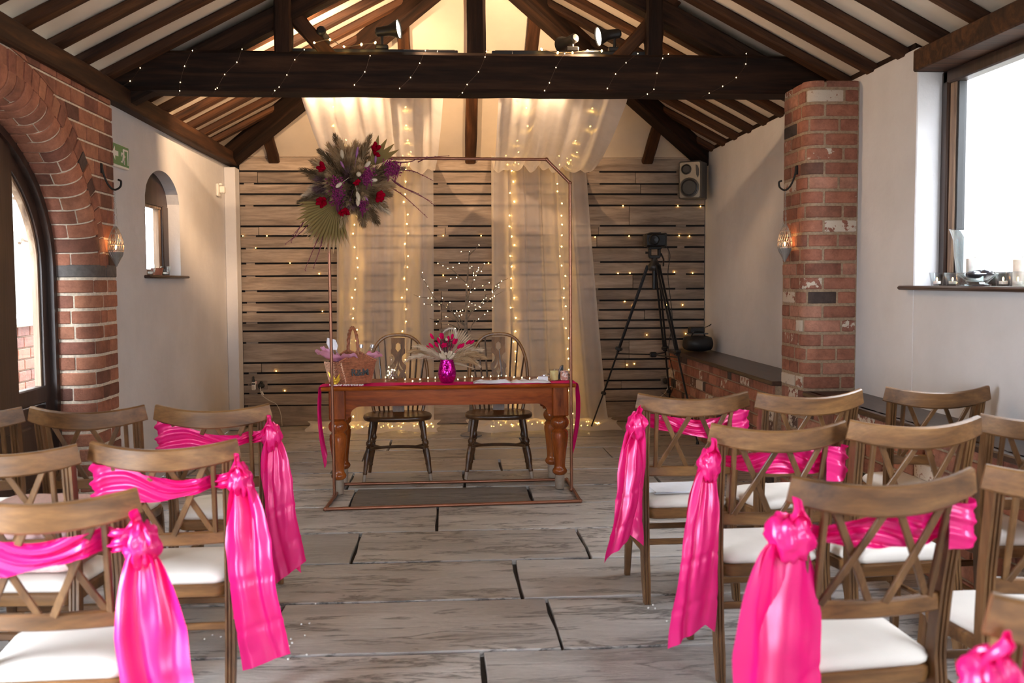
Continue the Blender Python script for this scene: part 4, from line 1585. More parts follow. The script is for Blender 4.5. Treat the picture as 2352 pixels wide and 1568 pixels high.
def make_drape(label, xt0, xt1, xw0, xw1, xb0, xb1, seed, lobes):
    r = random.Random(seed)
    t = empty('voile_drape', label, 'drape', ((xt0 + xt1) / 2, 8.6, 2.5))
    p1, p2 = r.uniform(0, 6), r.uniform(0, 6)
    edges = [0.0]
    tot = sum(lobes)
    for l in lobes: edges.append(edges[-1] + l / tot)

    def scallop(a):
        for i in range(len(lobes)):
            if a <= edges[i + 1] + 1e-9:
                q = (a - edges[i]) / (edges[i + 1] - edges[i])
                return math.sin(PI * q) * (lobes[i] / max(lobes)) ** .5
        return 0

    def swag(a, b):
        y, z = sprof(b)
        k = math.sin(PI * min(1, max(0, (b - .02) / .96))) ** .7
        d = max(0, 1 - abs(b - .72) / .45)
        x = lerp(lerp(xt0, xt1, a), lerp(xw0, xw1, a), b)
        # gathered folds running along the cloth, shallow at the beam and deeper in the belly
        f = .018 * math.sin(2 * PI * 5.3 * a + p1 + 1.6 * b) + .010 * math.sin(2 * PI * 9.1 * a + p2 - 2.1 * b) + .012 * math.sin(2 * PI * 2.2 * a + p2)
        z += f * lerp(.35, .9, k) - .075 * d * scallop(a) + .020 * d
        # free edges hang a little lower and curl in
        e = max(0, 1 - min(a, 1 - a) / .10)
        z -= .05 * e * e * k
        x += (.03 if a < .5 else -.03) * e * e * d
        return V((x, y, z))
    MB().sheet(swag, 110, 60).build('swag', M['swag'], t, smooth=180)

    def hang(a, b):
        bb = b ** 1.15
        x = lerp(lerp(xw0, xw1, a), lerp(xb0, xb1, a), bb)
        z = lerp(2.70, .02, b)
        f = .026 * math.sin(2 * PI * 3.2 * a + p1 + .5 * b) + .020 * math.sin(2 * PI * 7.1 * a + p2 + .4 * math.sin(3 * b)) + .008 * math.sin(2 * PI * 13 * a + p1)
        f *= lerp(1.0, .85, b)
        x += .014 * math.sin(2 * PI * 6 * a + p2)
        y = 10.02 + f - .10 * max(0, (b - .93) / .07) ** 2
        return V((x, y, z))
    MB().sheet(hang, 120, 50).build('hanging_panel', M['sheer'], t, smooth=180)

    def pool(a, b):
        x = lerp(xb0 - .24, xb1 + .06, a) + .02 * math.sin(11 * b + p1)
        y = lerp(10.04, 9.56 + .09 * math.sin(2 * PI * 1.4 * a + p1) + .05 * math.sin(2 * PI * 3.1 * a + p2), b)
        z = .012 + math.sin(PI * min(1, b * 1.02)) * (.045 + .025 * math.sin(2 * PI * 3.6 * a + 3 * b + p2)) + .012 * math.sin(2 * PI * 8 * a + 5 * b + p1) * math.sin(PI * b) + .05 * max(0, 1 - b * 3)
        return V((x, y, max(.004, z)))
    MB().sheet(pool, 70, 24).build('pooled_hem', M['hem'], t, smooth=180)
    return t


DX = ((-1.035, .015, -1.10, -.145, -1.145, -.165), (.365, 1.315, .43, 1.375, .425, 1.60))
make_drape('white voile drape swagged from the beam at left, falling behind the flowers', *DX[0], 4, [1.2, 1.0, .8, 1.3, .9, 1.8])
make_drape('white voile drape swagged from the beam at right, falling to the floor beside tripod', *DX[1], 9, [1.3, .8, 1.0, .7, .9, 1.9])

M['wire'] = plain('clear_wire', srgb(150, 128, 96), 0.4)
M['wire_dark'] = plain('copper_wire', srgb(96, 66, 40), 0.4, .4)
bulb_mesh = MB().ball((0, 0, 0), (.0055, .0055, .0075), 8, 5).mesh('bulb', M['bulb'], 80)
bulb_dim = MB().ball((0, 0, 0), (.0055, .0055, .0075), 8, 5).mesh('bulb', M['bulb_dim'], 80)
bulb_small = MB().ball((0, 0, 0), (.0024, .0024, .0032), 6, 4).mesh('bulb', M['bulb_tiny'], 80)
bulb_tree = MB().ball((0, 0, 0), (.0034, .0034, .0034), 6, 4).mesh('bulb', M['bulb_white'], 80)
bulb_wall = MB().ball((0, 0, 0), (.0052, .005, .005), 6, 4).mesh('bulb', M['bulb_dim'], 80)


def string(name, label, pts, me, wire=None, wr_=.0012, group='fairy light strings', every=True, extra=()):
    c = sum(pts, V()) / len(pts)
    t = empty(name, label, 'string lights', c, group=group)
    if wire is not None:
        MB().tube(smoothpath(pts, 3), wr_, 4, cap=False).build('wire', wire, t)
    for p in list(pts) + list(extra):
        put('bulb', me, t, Matrix.Translation(p - c) @ Euler((rnd.uniform(-1, 1), rnd.uniform(-1, 1), 0)).to_matrix().to_4x4())
    return t


rr = random.Random(21)
for di, (ax, txt) in enumerate(((.20, 'outer'), (.73, 'inner'), (.225, 'inner'), (.74, 'outer'))):
    d = DX[di // 2]
    pts = []
    for k in range(13):                     # over the swag
        b = lerp(.10, .93, k / 12)
        y, z = sprof(b)
        x = lerp(lerp(d[0], d[1], ax), lerp(d[2], d[3], ax), b) + rr.uniform(-.06, .06)
        pts.append(V((x, y, z + .028)))
    for k in range(24):                     # down the wall
        b = k / 23
        x = lerp(lerp(d[2], d[3], ax), lerp(d[4], d[5], ax * .93), b ** 1.1) + rr.uniform(-.03, .03)
        pts.append(V((x, 10.085, lerp(2.56, .12, b) + rr.uniform(-.02, .02))))
    string('fairy_light_string', 'warm fairy light string behind the %s drape, the %s of its two strings' % (('left', 'right')[di // 2], 'left' if di % 2 == 0 else 'right'), pts, bulb_mesh, M['wire'])
for di, (xa, xb) in enumerate(((-1.25, -.12), (.42, 1.52))):
    pts = []
    for k in range(30):
        pts.append(V((lerp(xa, xb, k / 29) + rr.uniform(-.05, .05), rr.uniform(9.72, 9.98), rr.uniform(.018, .05))))
    string('fairy_light_string', 'bundle of warm fairy lights glowing in hem of the %s drape' % ('left', 'right')[di], pts, bulb_dim, M['wire'])

WB = [(558, 541.6), (613, 541.6), (587, 569.5), (666, 604), (733, 628.5), (740.6, 714.6), (1018, 541), (1105, 541), (1431, 472.5), (1557, 473), (1609, 473.6), (1367, 544), (1445, 542), (1560, 541), (1583.6, 542),
      (1419.5, 627.6), (1447, 627), (1549, 625), (1591, 627), (1435, 692), (1454, 701.5), (1531, 700), (1568, 700), (1485.6, 769), (1575, 766), (1572, 804), (1558, 813), (1440, 838), (1457, 835), (1553.5, 858.6), (1567, 858.6),
      (634, 852), (654, 897), (1018, 632), (1122, 604)]
string('fairy_light_string', 'fairy lights threaded through the gaps of the pallet board wall', [at(x, y, YB - .0) for x, y in WB], bulb_wall)

# string wound round the tie beam
wraps = [[(362, 105), (344, 122), (322, 156), (299, 186), (264, 214)], [(442, 116), (424, 152), (414, 189), (413, 211)], [(556, 113), (544, 143), (516, 171), (499, 202), (495, 205)], [(699, 114), (677, 137), (659, 172), (641, 200), (631, 208)],
         [(850, 128), (838, 165), (814, 195)], [(977, 112), (964, 145), (943, 178), (918, 203)], [(1117, 118), (1114, 131), (1099, 165), (1073, 194), (1062, 213)], [(1297, 123), (1277, 155), (1262, 190), (1251, 208)],
         [(1465, 123), (1438, 144), (1414, 170), (1395, 203)], [(1535, 124), (1522, 134), (1509, 168), (1502, 205), (1487, 216)], [(1714, 121), (1713, 147), (1691, 178), (1660, 198), (1629, 214)]]
FY = TY - .13 - .006
t = empty('fairy_light_string', 'fine fairy light string wound around the dark tie beam', 'string lights', (.24, FY, 2.85), group='fairy light strings')
wm = MB()
for w in wraps:
    P = [at(x, y, FY) for x, y in w]
    for p in P: p.z = min(max(p.z, 2.715), 2.99)
    wm.tube(smoothpath([P[0] + V((.02, .05, .02))] + P + [P[-1] + V((-.03, .08, -.012))], 4), .0009, 4, cap=False)
    for p in P: put('bulb', bulb_small, t, Matrix.Translation(p - V((.24, FY, 2.85))))
wm.build('wire', M['wire_dark'], t)
gl = [(722, 98), (758, 91), (790, 107), (830, 102), (862, 98)], [(1244, 113), (1281, 121), (1315, 121), (1350, 116), (1382, 117)]
for s, (g, w) in enumerate(zip(gl, ('left', 'right'))):
    string('fairy_light_string', 'short warm light string lying along the %s spotlight track' % w, [at(x, y, TY - .12) for x, y in g], MB().ball((0, 0, 0), (.006, .006, .010), 7, 5).mesh('bulb', M['bulb'], 80), M['wire'], .0025)

# ================================================================== spotlights on tracks
M['lamp'] = emitter('lamp_lens', (1.0, 0.86, 0.66), 26)
for s, (x0, x1) in enumerate(((-1.03, .06), (.33, 1.40))):
    tk = empty('lighting_track', 'black lighting track on the tie beam, %s of the king post' % ('left', 'right')[s], 'track', ((x0 + x1) / 2, TY, 3.0))
    MB().box(((x0 + x1) / 2, TY - .02, 3.003), (x1 - x0, .04, .034), .004).build('rail', M['black'], tk)
    MB().box((x1 - .05 if s == 0 else x0 + .05, TY - .02, 3.001), (.14, .055, .028), .004).build('feed_box', M['black'], tk)


def spotlight(label, x, piv, d, power, lit=True, angle=100):
    """x on the track, piv: pivot height, d: direction of the beam"""
    d = V(d).normalized()
    t = empty('spotlight', label, 'spotlight', (x, TY - .02, 3.02), group='spotlights on the tie beam')
    MB().box((x, TY - .02, 3.034), (.085, .045, .032), .006).build('adaptor', M['black'], t)
    P = V((x, TY - .02, piv))
    MB().tube([V((x, TY - .02, 3.04)), P - V((0, 0, .03)), P], [.011, .010, .012], 10).build('arm', M['black'], t)
    Mt = Matrix.Translation(P) @ zalign(d)
    MB().lathe([(0, -.045), (.022, -.043), (.032, -.03), (.034, .03), (.036, .05), (.046, .075), (.064, .115), (.066, .122), (.060, .120), (.042, .078), (.0, .07)], 26, Mt).build('shade', M['black'], t, smooth=35)
    MB().lathe([(.0, .106), (.057, .106), (.060, .112), (.0, .118)], 26, Mt).build('lens', M['lamp'], t)
    l = bpy.data.lights.new('spot_beam', 'SPOT')
    l.energy = power
    l.color = WARM
    l.spot_size = math.radians(angle)
    l.spot_blend = .5
    l.shadow_soft_size = .035
    lo = bpy.data.objects.new('spot_beam', l)
    COL.objects.link(lo)
    lo.parent = t
    p = P + d * .15 - t.location
    lo.matrix_local = Matrix.Translation(p) @ V((0, 0, -1)).rotation_difference(d).to_matrix().to_4x4()
    return t


spotlight('black spotlight beside left queen post, seen from behind, pointing at back wall', -.835, 3.13, (-.16, 1, -.20), LAMP_W * 1.5, angle=108)
spotlight('black spotlight left of king post with its bright lens turned right', -.43, 3.14, (1, -.24, .10), LAMP_W * .5, angle=140)
spotlight('small black spotlight right of king post pointing at the back wall', .86, 3.10, (-.50, 1, -.16), LAMP_W * 1.1, angle=100)
spotlight('black spotlight beside right queen post with its bright lens turned left', 1.15, 3.14, (-1, -.16, -.20), LAMP_W * .5, angle=140)

# ================================================================== speaker, tripod, camera, small black things
M['silver'] = plain('silver_plastic', srgb(112, 108, 102), 0.36, 0.6, var=.05)
M['grey'] = plain('grey_cabinet', srgb(96, 94, 92), 0.5, 0.2, var=.05)
spk = empty('loudspeaker', 'silver and grey loudspeaker fixed high in the right back corner', 'loudspeaker')
place(spk, Matrix.Translation((2.452, 9.90, 2.45)) @ Matrix.Rotation(math.radians(-30), 4, 'Z'))
MB().box((0, .02, 0), (.225, .20, .365), .008).build('cabinet', M['grey'], spk, local=True)
MB().box((0, -.092, 0), (.232, .034, .375), .014).build('front_baffle', M['silver'], spk, local=True)
RX = Matrix.Rotation(PI / 2, 4, 'X')
for cz, cx, rr_, nm in ((-.075, -.005, .098, 'woofer'), (.105, -.035, .052, 'tweeter')):
    w = MB().lathe([(rr_, .0), (rr_ * 1.0, .012), (rr_ * .92, .016), (rr_ * .84, .008), (rr_ * .84, .0)], 28, Matrix.Translation((cx, -.107, cz)) @ RX).build(nm, M['silver'], spk, local=True)
    MB().lathe([(rr_ * .86, .006), (rr_ * .74, .010), (rr_ * .66, .003), (rr_ * .28, -.014), (rr_ * .26, -.004), (0, .004)], 28, Matrix.Translation((cx, -.107, cz)) @ RX).build('cone', M['black'], w, local=True)
MB().prism([(.045, .15), (.062, .14), (.078, .10), (.078, .05), (.066, .018), (.050, .05), (.046, .1)][::-1], .006, M=Matrix.Translation((0.015, -.110, 0))).build('port', M['black'], spk, local=True)
for x in (-.1, .1):
    for z in (-.17, .17): MB().lathe([(.006, 0), (.006, .004), (0, .005)], 8, Matrix.Translation((x, -.108, z)) @ RX).build('screw', M['black'], spk, local=True)
MB().box((.03, .14, -.02), (.05, .12, .1), .006).build('wall_bracket', M['black'], spk, local=True)

tp = empty('tripod', 'tall black tripod standing in front of the boarded wall at right', 'tripod', (1.95, 9.37, 0))
hd = V((1.95, 9.35, 1.60))
feet = [V((1.395, 9.68, 0)), V((2.20, 8.66, 0)), V((2.235, 9.80, 0))]
for f in feet:
    d = (f - hd)
    top = hd + V((d.x, d.y, 0)).normalized() * .065
    lg = MB()
    side = V((-d.y, d.x, 0)).normalized()
    for s in (-1, 1): lg.tube([top + side * .016 * s, lerp(top, f, .52) + side * .012 * s], .0105, 8)
    lg.tube([lerp(top, f, .45), lerp(top, f, .78)], .0095, 8)
    lg = lg.build('leg', M['blackmetal'], tp)
    MB().box((0, 0, 0), (.03, .055, .06), .006, Matrix.Translation(lerp(top, f, .50)) @ orient(d)).build('clamp', M['black'], lg)
    MB().box((0, 0, 0), (.03, .04, .045), .006, Matrix.Translation(lerp(top, f, .775)) @ orient(d)).build('clamp', M['black'], lg)
    MB().tube([lerp(top, f, .77), f + V((0, 0, .02))], .0075, 8).build('lower_tube', M['blackmetal'], lg)
    MB().tube([f + V((0, 0, .03)), f + V((0, 0, .004))], [.011, .016], 10).build('rubber_foot', M['black'], lg)
mid = [lerp(hd + V(((f - hd).x, (f - hd).y, 0)).normalized() * .065, f, .53) for f in feet]
cm = sum(mid, V()) / 3
sp = MB()
for p in mid: sp.tube([p, cm], .007, 6)
sp.box(cm, (.06, .06, .05), .01)
sp.build('mid_spreader', M['blackmetal'], tp)
MB().lathe([(.05, -.05), (.062, -.03), (.062, .0), (.045, .02), (.03, .05), (.028, .08)], 16, Matrix.Translation(hd)).build('crown', M['black'], tp)
MB().tube([hd + V((0, 0, -.03)), hd + V((0, 0, -.22))], .02, 10).build('centre_column', M['blackmetal'], tp)
hm = MB()
for s in (-1, 1): hm.box((hd.x + s * .045, hd.y, hd.z + .115), (.026, .05, .085), .008)
hm.box((hd.x, hd.y, hd.z + .08), (.10, .055, .03), .006)
hm.box((hd.x, hd.y, hd.z + .163), (.13, .09, .02), .005)
hm.build('pan_head', M['black'], tp)
MB().tube([hd + V((.06, -.02, .11)), hd + V((.10, .05, .06)), hd + V((.13, .2, .0))], .008, 8).build('pan_handle', M['black'], tp)
MB().tube([hd + V((-.05, 0, .12)), hd + V((-.085, 0, .12))], [.008, .012], 8).build('knob', M['black'], tp)

cam = empty('camera', 'small black video camera mounted on top of the tripod', 'camera', (1.95, 9.35, 1.775))
MB().box((1.955, 9.37, 1.838), (.20, .16, .122), .014).build('body', M['black'], cam)
MB().lathe([(.05, 0), (.05, .045), (.044, .05), (.038, .04), (.0, .032)], 24, Matrix.Translation((1.93, 9.29, 1.838)) @ RX).build('lens', M['black'], cam)
MB().box((1.955, 9.36, 1.903), (.11, .09, .014), .005).build('top_plate', M['black'], cam)
MB().box((2.045, 9.37, 1.838), (.03, .15, .132), .008).build('screen', M['black'], cam)
cb = smoothpath([V((2.05, 9.36, 1.80)), V((2.10, 9.35, 1.70)), V((2.07, 9.30, 1.5)), V((2.09, 9.20, 1.1)), V((2.08, 9.3, .8)), V((2.18, 9.5, .5)), V((2.2, 9.8, .3)), V((2.19, 10.1, .30))], 6)
tag(MB().tube(cb, .004, 6).build('power_cable', M['black']), 'thin black cable trailing from the camera down the tripod', 'cable')

dv = empty('black_equipment_bag', 'black equipment bag on dark ledge in the right back corner', 'bag', (2.44, 9.62, .755))
MB().ball((2.44, 9.62, .84), (.16, .17, .088), 24, 14, fn=lambda d: (1 / max(abs(d.x), abs(d.y), abs(d.z))) ** .55 * .88 + .05 * noise.noise(d * 2)).build('bag_body', M['black'], dv, smooth=60)
MB().tube(smoothpath([V((2.36, 9.55, .91)), V((2.38, 9.52, .96)), V((2.47, 9.55, .955)), V((2.5, 9.58, .91))], 4), .007, 6).build('strap', M['black'], dv)
pb = empty('power_adaptor', 'black charger with a grey lead lying on top of the equipment bag', 'charger', (2.42, 9.6, .93))
MB().box((2.42, 9.60, .972), (.15, .09, .062), .01).build('casing', M['black'], pb)
MB().box((2.43, 9.585, .936), (.2, .06, .012), .004).build('grey_plate', M['grey'], pb)
MB().tube(smoothpath([V((2.48, 9.58, .99)), V((2.53, 9.57, 1.01)), V((2.56, 9.57, 1.03)), V((2.54, 9.57, 1.01))], 4), .004, 6).build('lead', M['black'], pb)

# ================================================================== signs, sensor, sockets
M['green'] = plain('exit_green', srgb(22, 120, 66), .35, var=.04)
M['white'] = plain('white_plastic', srgb(232, 228, 220), .45, var=.03)
sg = empty('exit_sign', 'green and white exit sign on the wall beside the brick arch', 'sign', (XL, 6.83, 2.30))
SX = XL + .03
MB().box((XL + .014, 6.75, 2.292), (.028, .36, .150), .004).build('sign_body', M['white'], sg)
MB().box((XL + .0285, 6.75, 2.296), (.002, .35, .132), .0005).build('green_face', M['green'], sg)
RZ = Matrix.Translation((SX + .0008, -.115, 0)) @ Matrix.Rotation(PI / 2, 4, 'Z')


def flat(poly, nm): MB().prism(poly, .0016, M=RZ).build(nm, M['white'], sg)


# arrow pointing left, running figure and doorway
flat([(6.70, 2.30), (6.755, 2.345), (6.755, 2.316), (6.82, 2.316), (6.82, 2.284), (6.755, 2.284), (6.755, 2.255)][::-1], 'arrow')
flat([(6.93, 2.345), (7.02, 2.345), (7.02, 2.245), (7.008, 2.245), (7.008, 2.334), (6.942, 2.334), (6.942, 2.245), (6.93, 2.245)][::-1], 'doorway')
MB().lathe([(.012, 0), (.012, .0016), (0, .0016)], 14, Matrix.Translation((SX, 6.81, 2.333)) @ Matrix.Rotation(PI / 2, 4, 'Y')).build('figure_head', M['white'], sg)
flat([(6.885, 2.318), (6.93, 2.320), (6.952, 2.300), (6.965, 2.302), (6.962, 2.293), (6.948, 2.288), (6.934, 2.302), (6.930, 2.284), (6.950, 2.268), (6.948, 2.242), (6.937, 2.242), (6.938, 2.262), (6.915, 2.272), (6.905, 2.252), (6.875, 2.252), (6.875, 2.262), (6.898, 2.264), (6.910, 2.288), (6.908, 2.306), (6.89, 2.304), (6.882, 2.29), (6.874, 2.294)], 'figure')

sn = empty('wall_sensor', 'small white sensor on the left wall near the boarded corner', 'sensor', (XL, 9.62, 2.33))
MB().box((XL + .012, 9.62, 2.33), (.024, .09, .115), .006).build('back_plate', M['white'], sn)
MB().box((XL + .045, 9.65, 2.335), (.05, .06, .07), .010).build('housing', M['white'], sn)
MB().box((XL + .035, 9.63, 2.385), (.03, .05, .02), .005).build('bracket', M['white'], sn)

M['clearplate'] = plain('smoked_plate', srgb(128, 112, 100), .25)
for px, py, label, cat in ((597, 884, 'clear socket plate with black plug low on boarded wall at left', 'l'), (1534, 873, 'clear socket plate with two black plugs behind the tripod', 'r')):
    p = at(px, py, YB - .002)
    so = empty('wall_socket', label, 'socket', p)
    MB().box(p, (.15, .008, .088), .003).build('plate', M['clearplate'], so)
    if cat == 'l':
        MB().box(p + V((-.045, -.006, .025)), (.03, .008, .03), .003).build('switch', plain('pink_switch', srgb(214, 176, 168), .4), so)
        MB().ball(p + V((.01, -.03, -.006)), (.026, .028, .03), 14, 10).build('plug', M['black'], so)
        MB().ball(p + V((.032, -.022, -.003)), (.018, .022, .026), 12, 8).build('plug', M['black'], so)
        MB().ball(p + V((.018, -.022, .026)), (.016, .018, .018), 12, 8).build('plug', M['black'], so)
    else:
        for dx in (-.03, .04): MB().ball(p + V((dx, -.028, -.004)), (.03, .03, .032), 14, 10).build('plug', M['black'], so)
        MB().box(p + V((.0, -.006, .03)), (.03, .008, .022), .003).build('switch', M['white'], so)
    cpts = [p + V((.012, -.055, -.015)), p + V((.02, -.06, -.06)), p + V((.03, -.05, -.10)), p + V((.10, -.04, -.155)), p + V((.17, -.03, -.20)), p + V((.21, -.02, -.32)), p + V((.22, -.02, -.55))]
    if cat == 'r': cpts = [p + V((-(q - p).x * .7, (q - p).y, (q - p).z)) for q in cpts]
    c2 = MB().tube(smoothpath(cpts, 5), .0032, 6)
    c2.tube([p + V((.022, -.06, -.06)), p + V((.045 if cat == 'l' else -.03, -.055, -.095))], [.012, .006], 8)
    tag(c2.build('lamp_cable', plain('pale_cable_' + cat, srgb(206, 196, 180), .5)), 'pale thin cable hanging from the %s wall socket' % ('left' if cat == 'l' else 'right'), 'cable')
p = at(583, 886, YB - .012)
df = empty('air_freshener', 'small bottle-shaped plug-in air freshener beside the left socket', 'air freshener', p)
MB().box(p + V((0, -.01, 0)), (.042, .03, .085), .010).build('body', M['white'], df)
MB().box(p + V((-.004, -.027, -.016)), (.026, .004, .05), .002).build('label', plain('freshener_label', srgb(190, 178, 160), .6), df)
MB().box(p + V((0, -.02, .022)), (.034, .014, .02), .004).build('band', M['black'], df)
MB().lathe([(.013, .04), (.013, .065), (.009, .07), (.009, .095), (0, .10)], 12, Matrix.Translation(p + V((-.0, -.01, 0)))).build('cap', M['black'], df)

# ================================================================== hanging lanterns
M['lace'] = plain('silver_lace', srgb(150, 142, 134), 0.4, 0.5)
M['flame'] = emitter('candle_flame', (1.0, .5, .16), 22)
M['wax'] = plain('white_wax', srgb(244, 238, 226), .6, sss=.1)


def lantern(label, base, out, sy, twirl):
    """base: where the hook meets the brickwork, out: direction away from it"""
    out = V(out)
    side = V((0, 1, 0)) * sy if abs(out.x) > .5 else V((1, 0, 0)) * sy
    hk = empty('iron_hook', 'black iron scroll hook holding a lantern on the ' + label, 'hook', base)
    P = [base + V((0, 0, .07)) + out * .006, base + out * .012 + side * .006 + V((0, 0, .02)), base + out * .03 + side * .03 + V((0, 0, -.045)), base + out * .055 + side * .065 + V((0, 0, -.075)), base + out * .08 + side * .10 + V((0, 0, -.055)), base + out * .085 + side * .105 + V((0, 0, -.02)), base + out * .075 + side * .085 + V((0, 0, -.012))]
    MB().tube(smoothpath(P, 6), .0065, 8).build('scroll', M['iron'], hk)
    MB().box(base + out * .004 + V((0, 0, .05)), (.012 if abs(out.x) > .5 else .03, .03 if abs(out.x) > .5 else .012, .06), .003).build('back_plate', M['iron'], hk)
    hp = P[3] + V((0, 0, .004))
    L = .235
    c = hp + V((0, 0, -L - .11))
    ln = empty('hanging_lantern', 'lacy teardrop candle lantern hanging on chains from the ' + label, 'lantern', c)
    ch = MB()
    for k in range(3):
        a = 2 * PI * k / 3 + twirl
        pts = [hp + V((0, 0, -.005))]
        q = hp + V((0, 0, -L)) + V((.012 * math.cos(a), .012 * math.sin(a), 0))
        n = 14
        for j in range(n):
            u = j / n
            o = lerp(hp, q, (j + .5) / n)
            ring = [o + V(((.004 * math.cos(w)) * (1 if j % 2 else .2), (.004 * math.cos(w)) * (.2 if j % 2 else 1), .010 * math.sin(w))) for w in [2 * PI * z / 6 for z in range(6)]]
            ch.tube(ring, .0011, 4, closed=True)
    ch.build('chain', M['lace'], ln)
    prof_ = [(.008, .115), (.022, .09), (.038, .05), (.047, .0), (.046, -.04), (.036, -.072), (.018, -.10), (.004, -.125)]
    fr = MB()
    for k in range(18):
        a = 2 * PI * k / 18
        for tw in (-1, 1):
            pts = [c + V((r * math.cos(a + tw * 6 * (z - .115)), r * math.sin(a + tw * 6 * (z - .115)), z)) for r, z in prof_]
            fr.tube(smoothpath(pts, 2), .0013, 3, cap=False)
    for r, z in ((.047, 0), (.0465, -.035), (.03, .07)): fr.tube([c + V((r * math.cos(a), r * math.sin(a), z)) for a in [2 * PI * k / 20 for k in range(20)]], .0022, 5, closed=True)
    fr.lathe([(.004, -.135), (.012, -.118), (.03, -.085), (.045, -.045), (.043, -.045), (.02, -.088)], 20, Matrix.Translation(c))
    fr.build('lace_body', M['lace'], ln)
    MB().lathe([(.0, -.05), (.02, -.05), (.02, -.032), (.0, -.030)], 16, Matrix.Translation(c)).build('tealight', M['wax'], ln)
    MB().ball(c + V((0, 0, -.016)), (.006, .006, .014), 8, 6).build('flame', M['flame'], ln)
    l = bpy.data.lights.new('candle_glow', 'POINT')
    l.energy, l.color, l.shadow_soft_size = .35, (1, .5, .18), .01
    lo = bpy.data.objects.new('candle_glow', l)
    COL.objects.link(lo)
    lo.parent = ln
    lo.location = (0, 0, .01)


b = atx(233, 405, XF + .004)
lantern('brick arch at left', V((XF + .002, b.y, b.z)), (1, 0, 0), 1, .3)
b = atx(1830, 408, PX - .004)
lantern('right brick pier', V((PX - .002, b.y, b.z)), (-1, 0, 0), 1, .8)

# ================================================================== things on the window sills
M['candlepot'] = glass('candle_glass', (.95, .97, .98, 1), refl=1.6)


def tealight(label, p, lit, mat=None, r=.034, h=.06, name='tealight_holder'):
    t = empty(name, label, 'candle holder', p, group='tea light holders on the sills')
    MB().lathe([(0, .001), (r * .68, .001), (r * .72, .006), (r, h), (r * .92, h), (r * .62, .012), (0, .010)], 24, Matrix.Translation(p)).build('glass_pot', mat or M['candlepot'], t)
    tl_ = MB().lathe([(0, .012), (.019, .012), (.0195, .026), (.0, .0245)], 16, Matrix.Translation(p)).build('tealight', M['wax'], t)
    if lit: MB().ball(p + V((0, 0, .036)), (.004, .004, .010), 8, 6).build('flame', M['flame'], tl_)
    return t


ZS = 1.421
sx = XR + .03
for px, lab in ((2152, 'glass tea light nearest the reveal on right window sill, lit'), (2188, 'lit glass tea light between reveal and glass dish on right sill'), (2304, 'lit glass tea light just right of the glass dish on right sill'),
                (2338, 'lit glass tea light at the right picture edge on the window sill')):
    p = atx(px, 650, sx); p.z = ZS
    tealight(lab, p, True, r=.042, h=.072)
p = atx(2245, 650, XR + .0); p.z = ZS
ds = empty('glass_dish', 'clear glass dish holding black pebbles on the right window sill', 'dish', p)
MB().lathe([(0, .001), (.06, .001), (.065, .008), (.045, .014), (.06, .03), (.1, .062), (.095, .064), (.05, .032), (0, .022)], 32, Matrix.Translation(p)).build('dish', M['candlepot'], ds)
slate = plain('black_pebble', srgb(44, 42, 48), .3, spec=.6)
for k, (dx, dy, s) in enumerate(((-.03, -.03, .035), (.02, .02, .04), (.0, .055, .03), (.015, -.06, .03), (-.01, .0, .03))):
    q = p + V((dx, dy, .058 + .008 * (k % 2)))
    pbk = empty('pebble', 'smooth black pebble lying in the clear glass dish', 'pebble', q, group='black pebbles in the dish')
    MB().ball(q, (s, s * 1.2, .018), 14, 8, fn=lambda d, k=k: 1 + .25 * noise.noise(d * 1.6 + V((k * 3, 0, 0)))).build('pebble_body', slate, pbk, smooth=80)
p = atx(2238, 650, XR + .075); p.z = ZS
hv = empty('hurricane_vase', 'large flared clear glass hurricane vase on the right window sill', 'vase', p)
MB().lathe([(0, .001), (.085, .001), (.09, .01), (.082, .02), (.088, .06), (.10, .16), (.106, .24), (.124, .29), (.128, .295), (.122, .295), (.103, .24), (.096, .15), (.084, .05), (.078, .024), (0, .02)], 36, Matrix.Translation(p)).build('vase_body', M['candlepot'], hv)
pc = empty('pillar_candle', 'cream pillar candle standing inside the large hurricane vase', 'candle', p + V((0, 0, .022)))
MB().lathe([(0, .022), (.042, .022), (.042, .140), (.039, .144), (.02, .138), (0, .137)], 24, Matrix.Translation(p)).build('wax_body', M['wax'], pc)
MB().tube([p + V((0, 0, .137)), p + V((.002, 0, .158))], .0015, 5).build('wick', M['black'], pc)
MB().ball(p + V((.002, 0, .165)), (.005, .005, .013), 8, 6).build('flame', M['flame'], pc)
p2 = atx(2347, 640, XR + .09); p2.z = ZS
pc = empty('pillar_candle', 'cream pillar candle at the right picture edge on window sill', 'candle', p2)
MB().lathe([(0, .001), (.04, .001), (.04, .128), (.036, .132), (0, .126)], 24, Matrix.Translation(p2)).build('wax_body', M['wax'], pc)
MB().tube([p2 + V((0, 0, .126)), p2 + V((.002, 0, .145))], .0015, 5).build('wick', M['black'], pc)

copperglass = plain('copper_glass', srgb(196, 130, 104), .3, .5)
for px, lab, mt in ((346, 'clear glass tea light at the left end of small arched window sill', None), (361, 'copper coloured tea light in the middle of small arched window sill', copperglass), (381, 'clear crown-shaped glass tea light at right of small arched window sill', None)):
    p = atx(px, 632, XL - .03); p.z = 1.517
    tealight(lab, p, False, mt, r=.048 if mt else .04, h=.055 if mt else .07)
# ================================================================== dried flowers
def dry(name, c, **kw): return cloth(name, srgb(*c), .25)


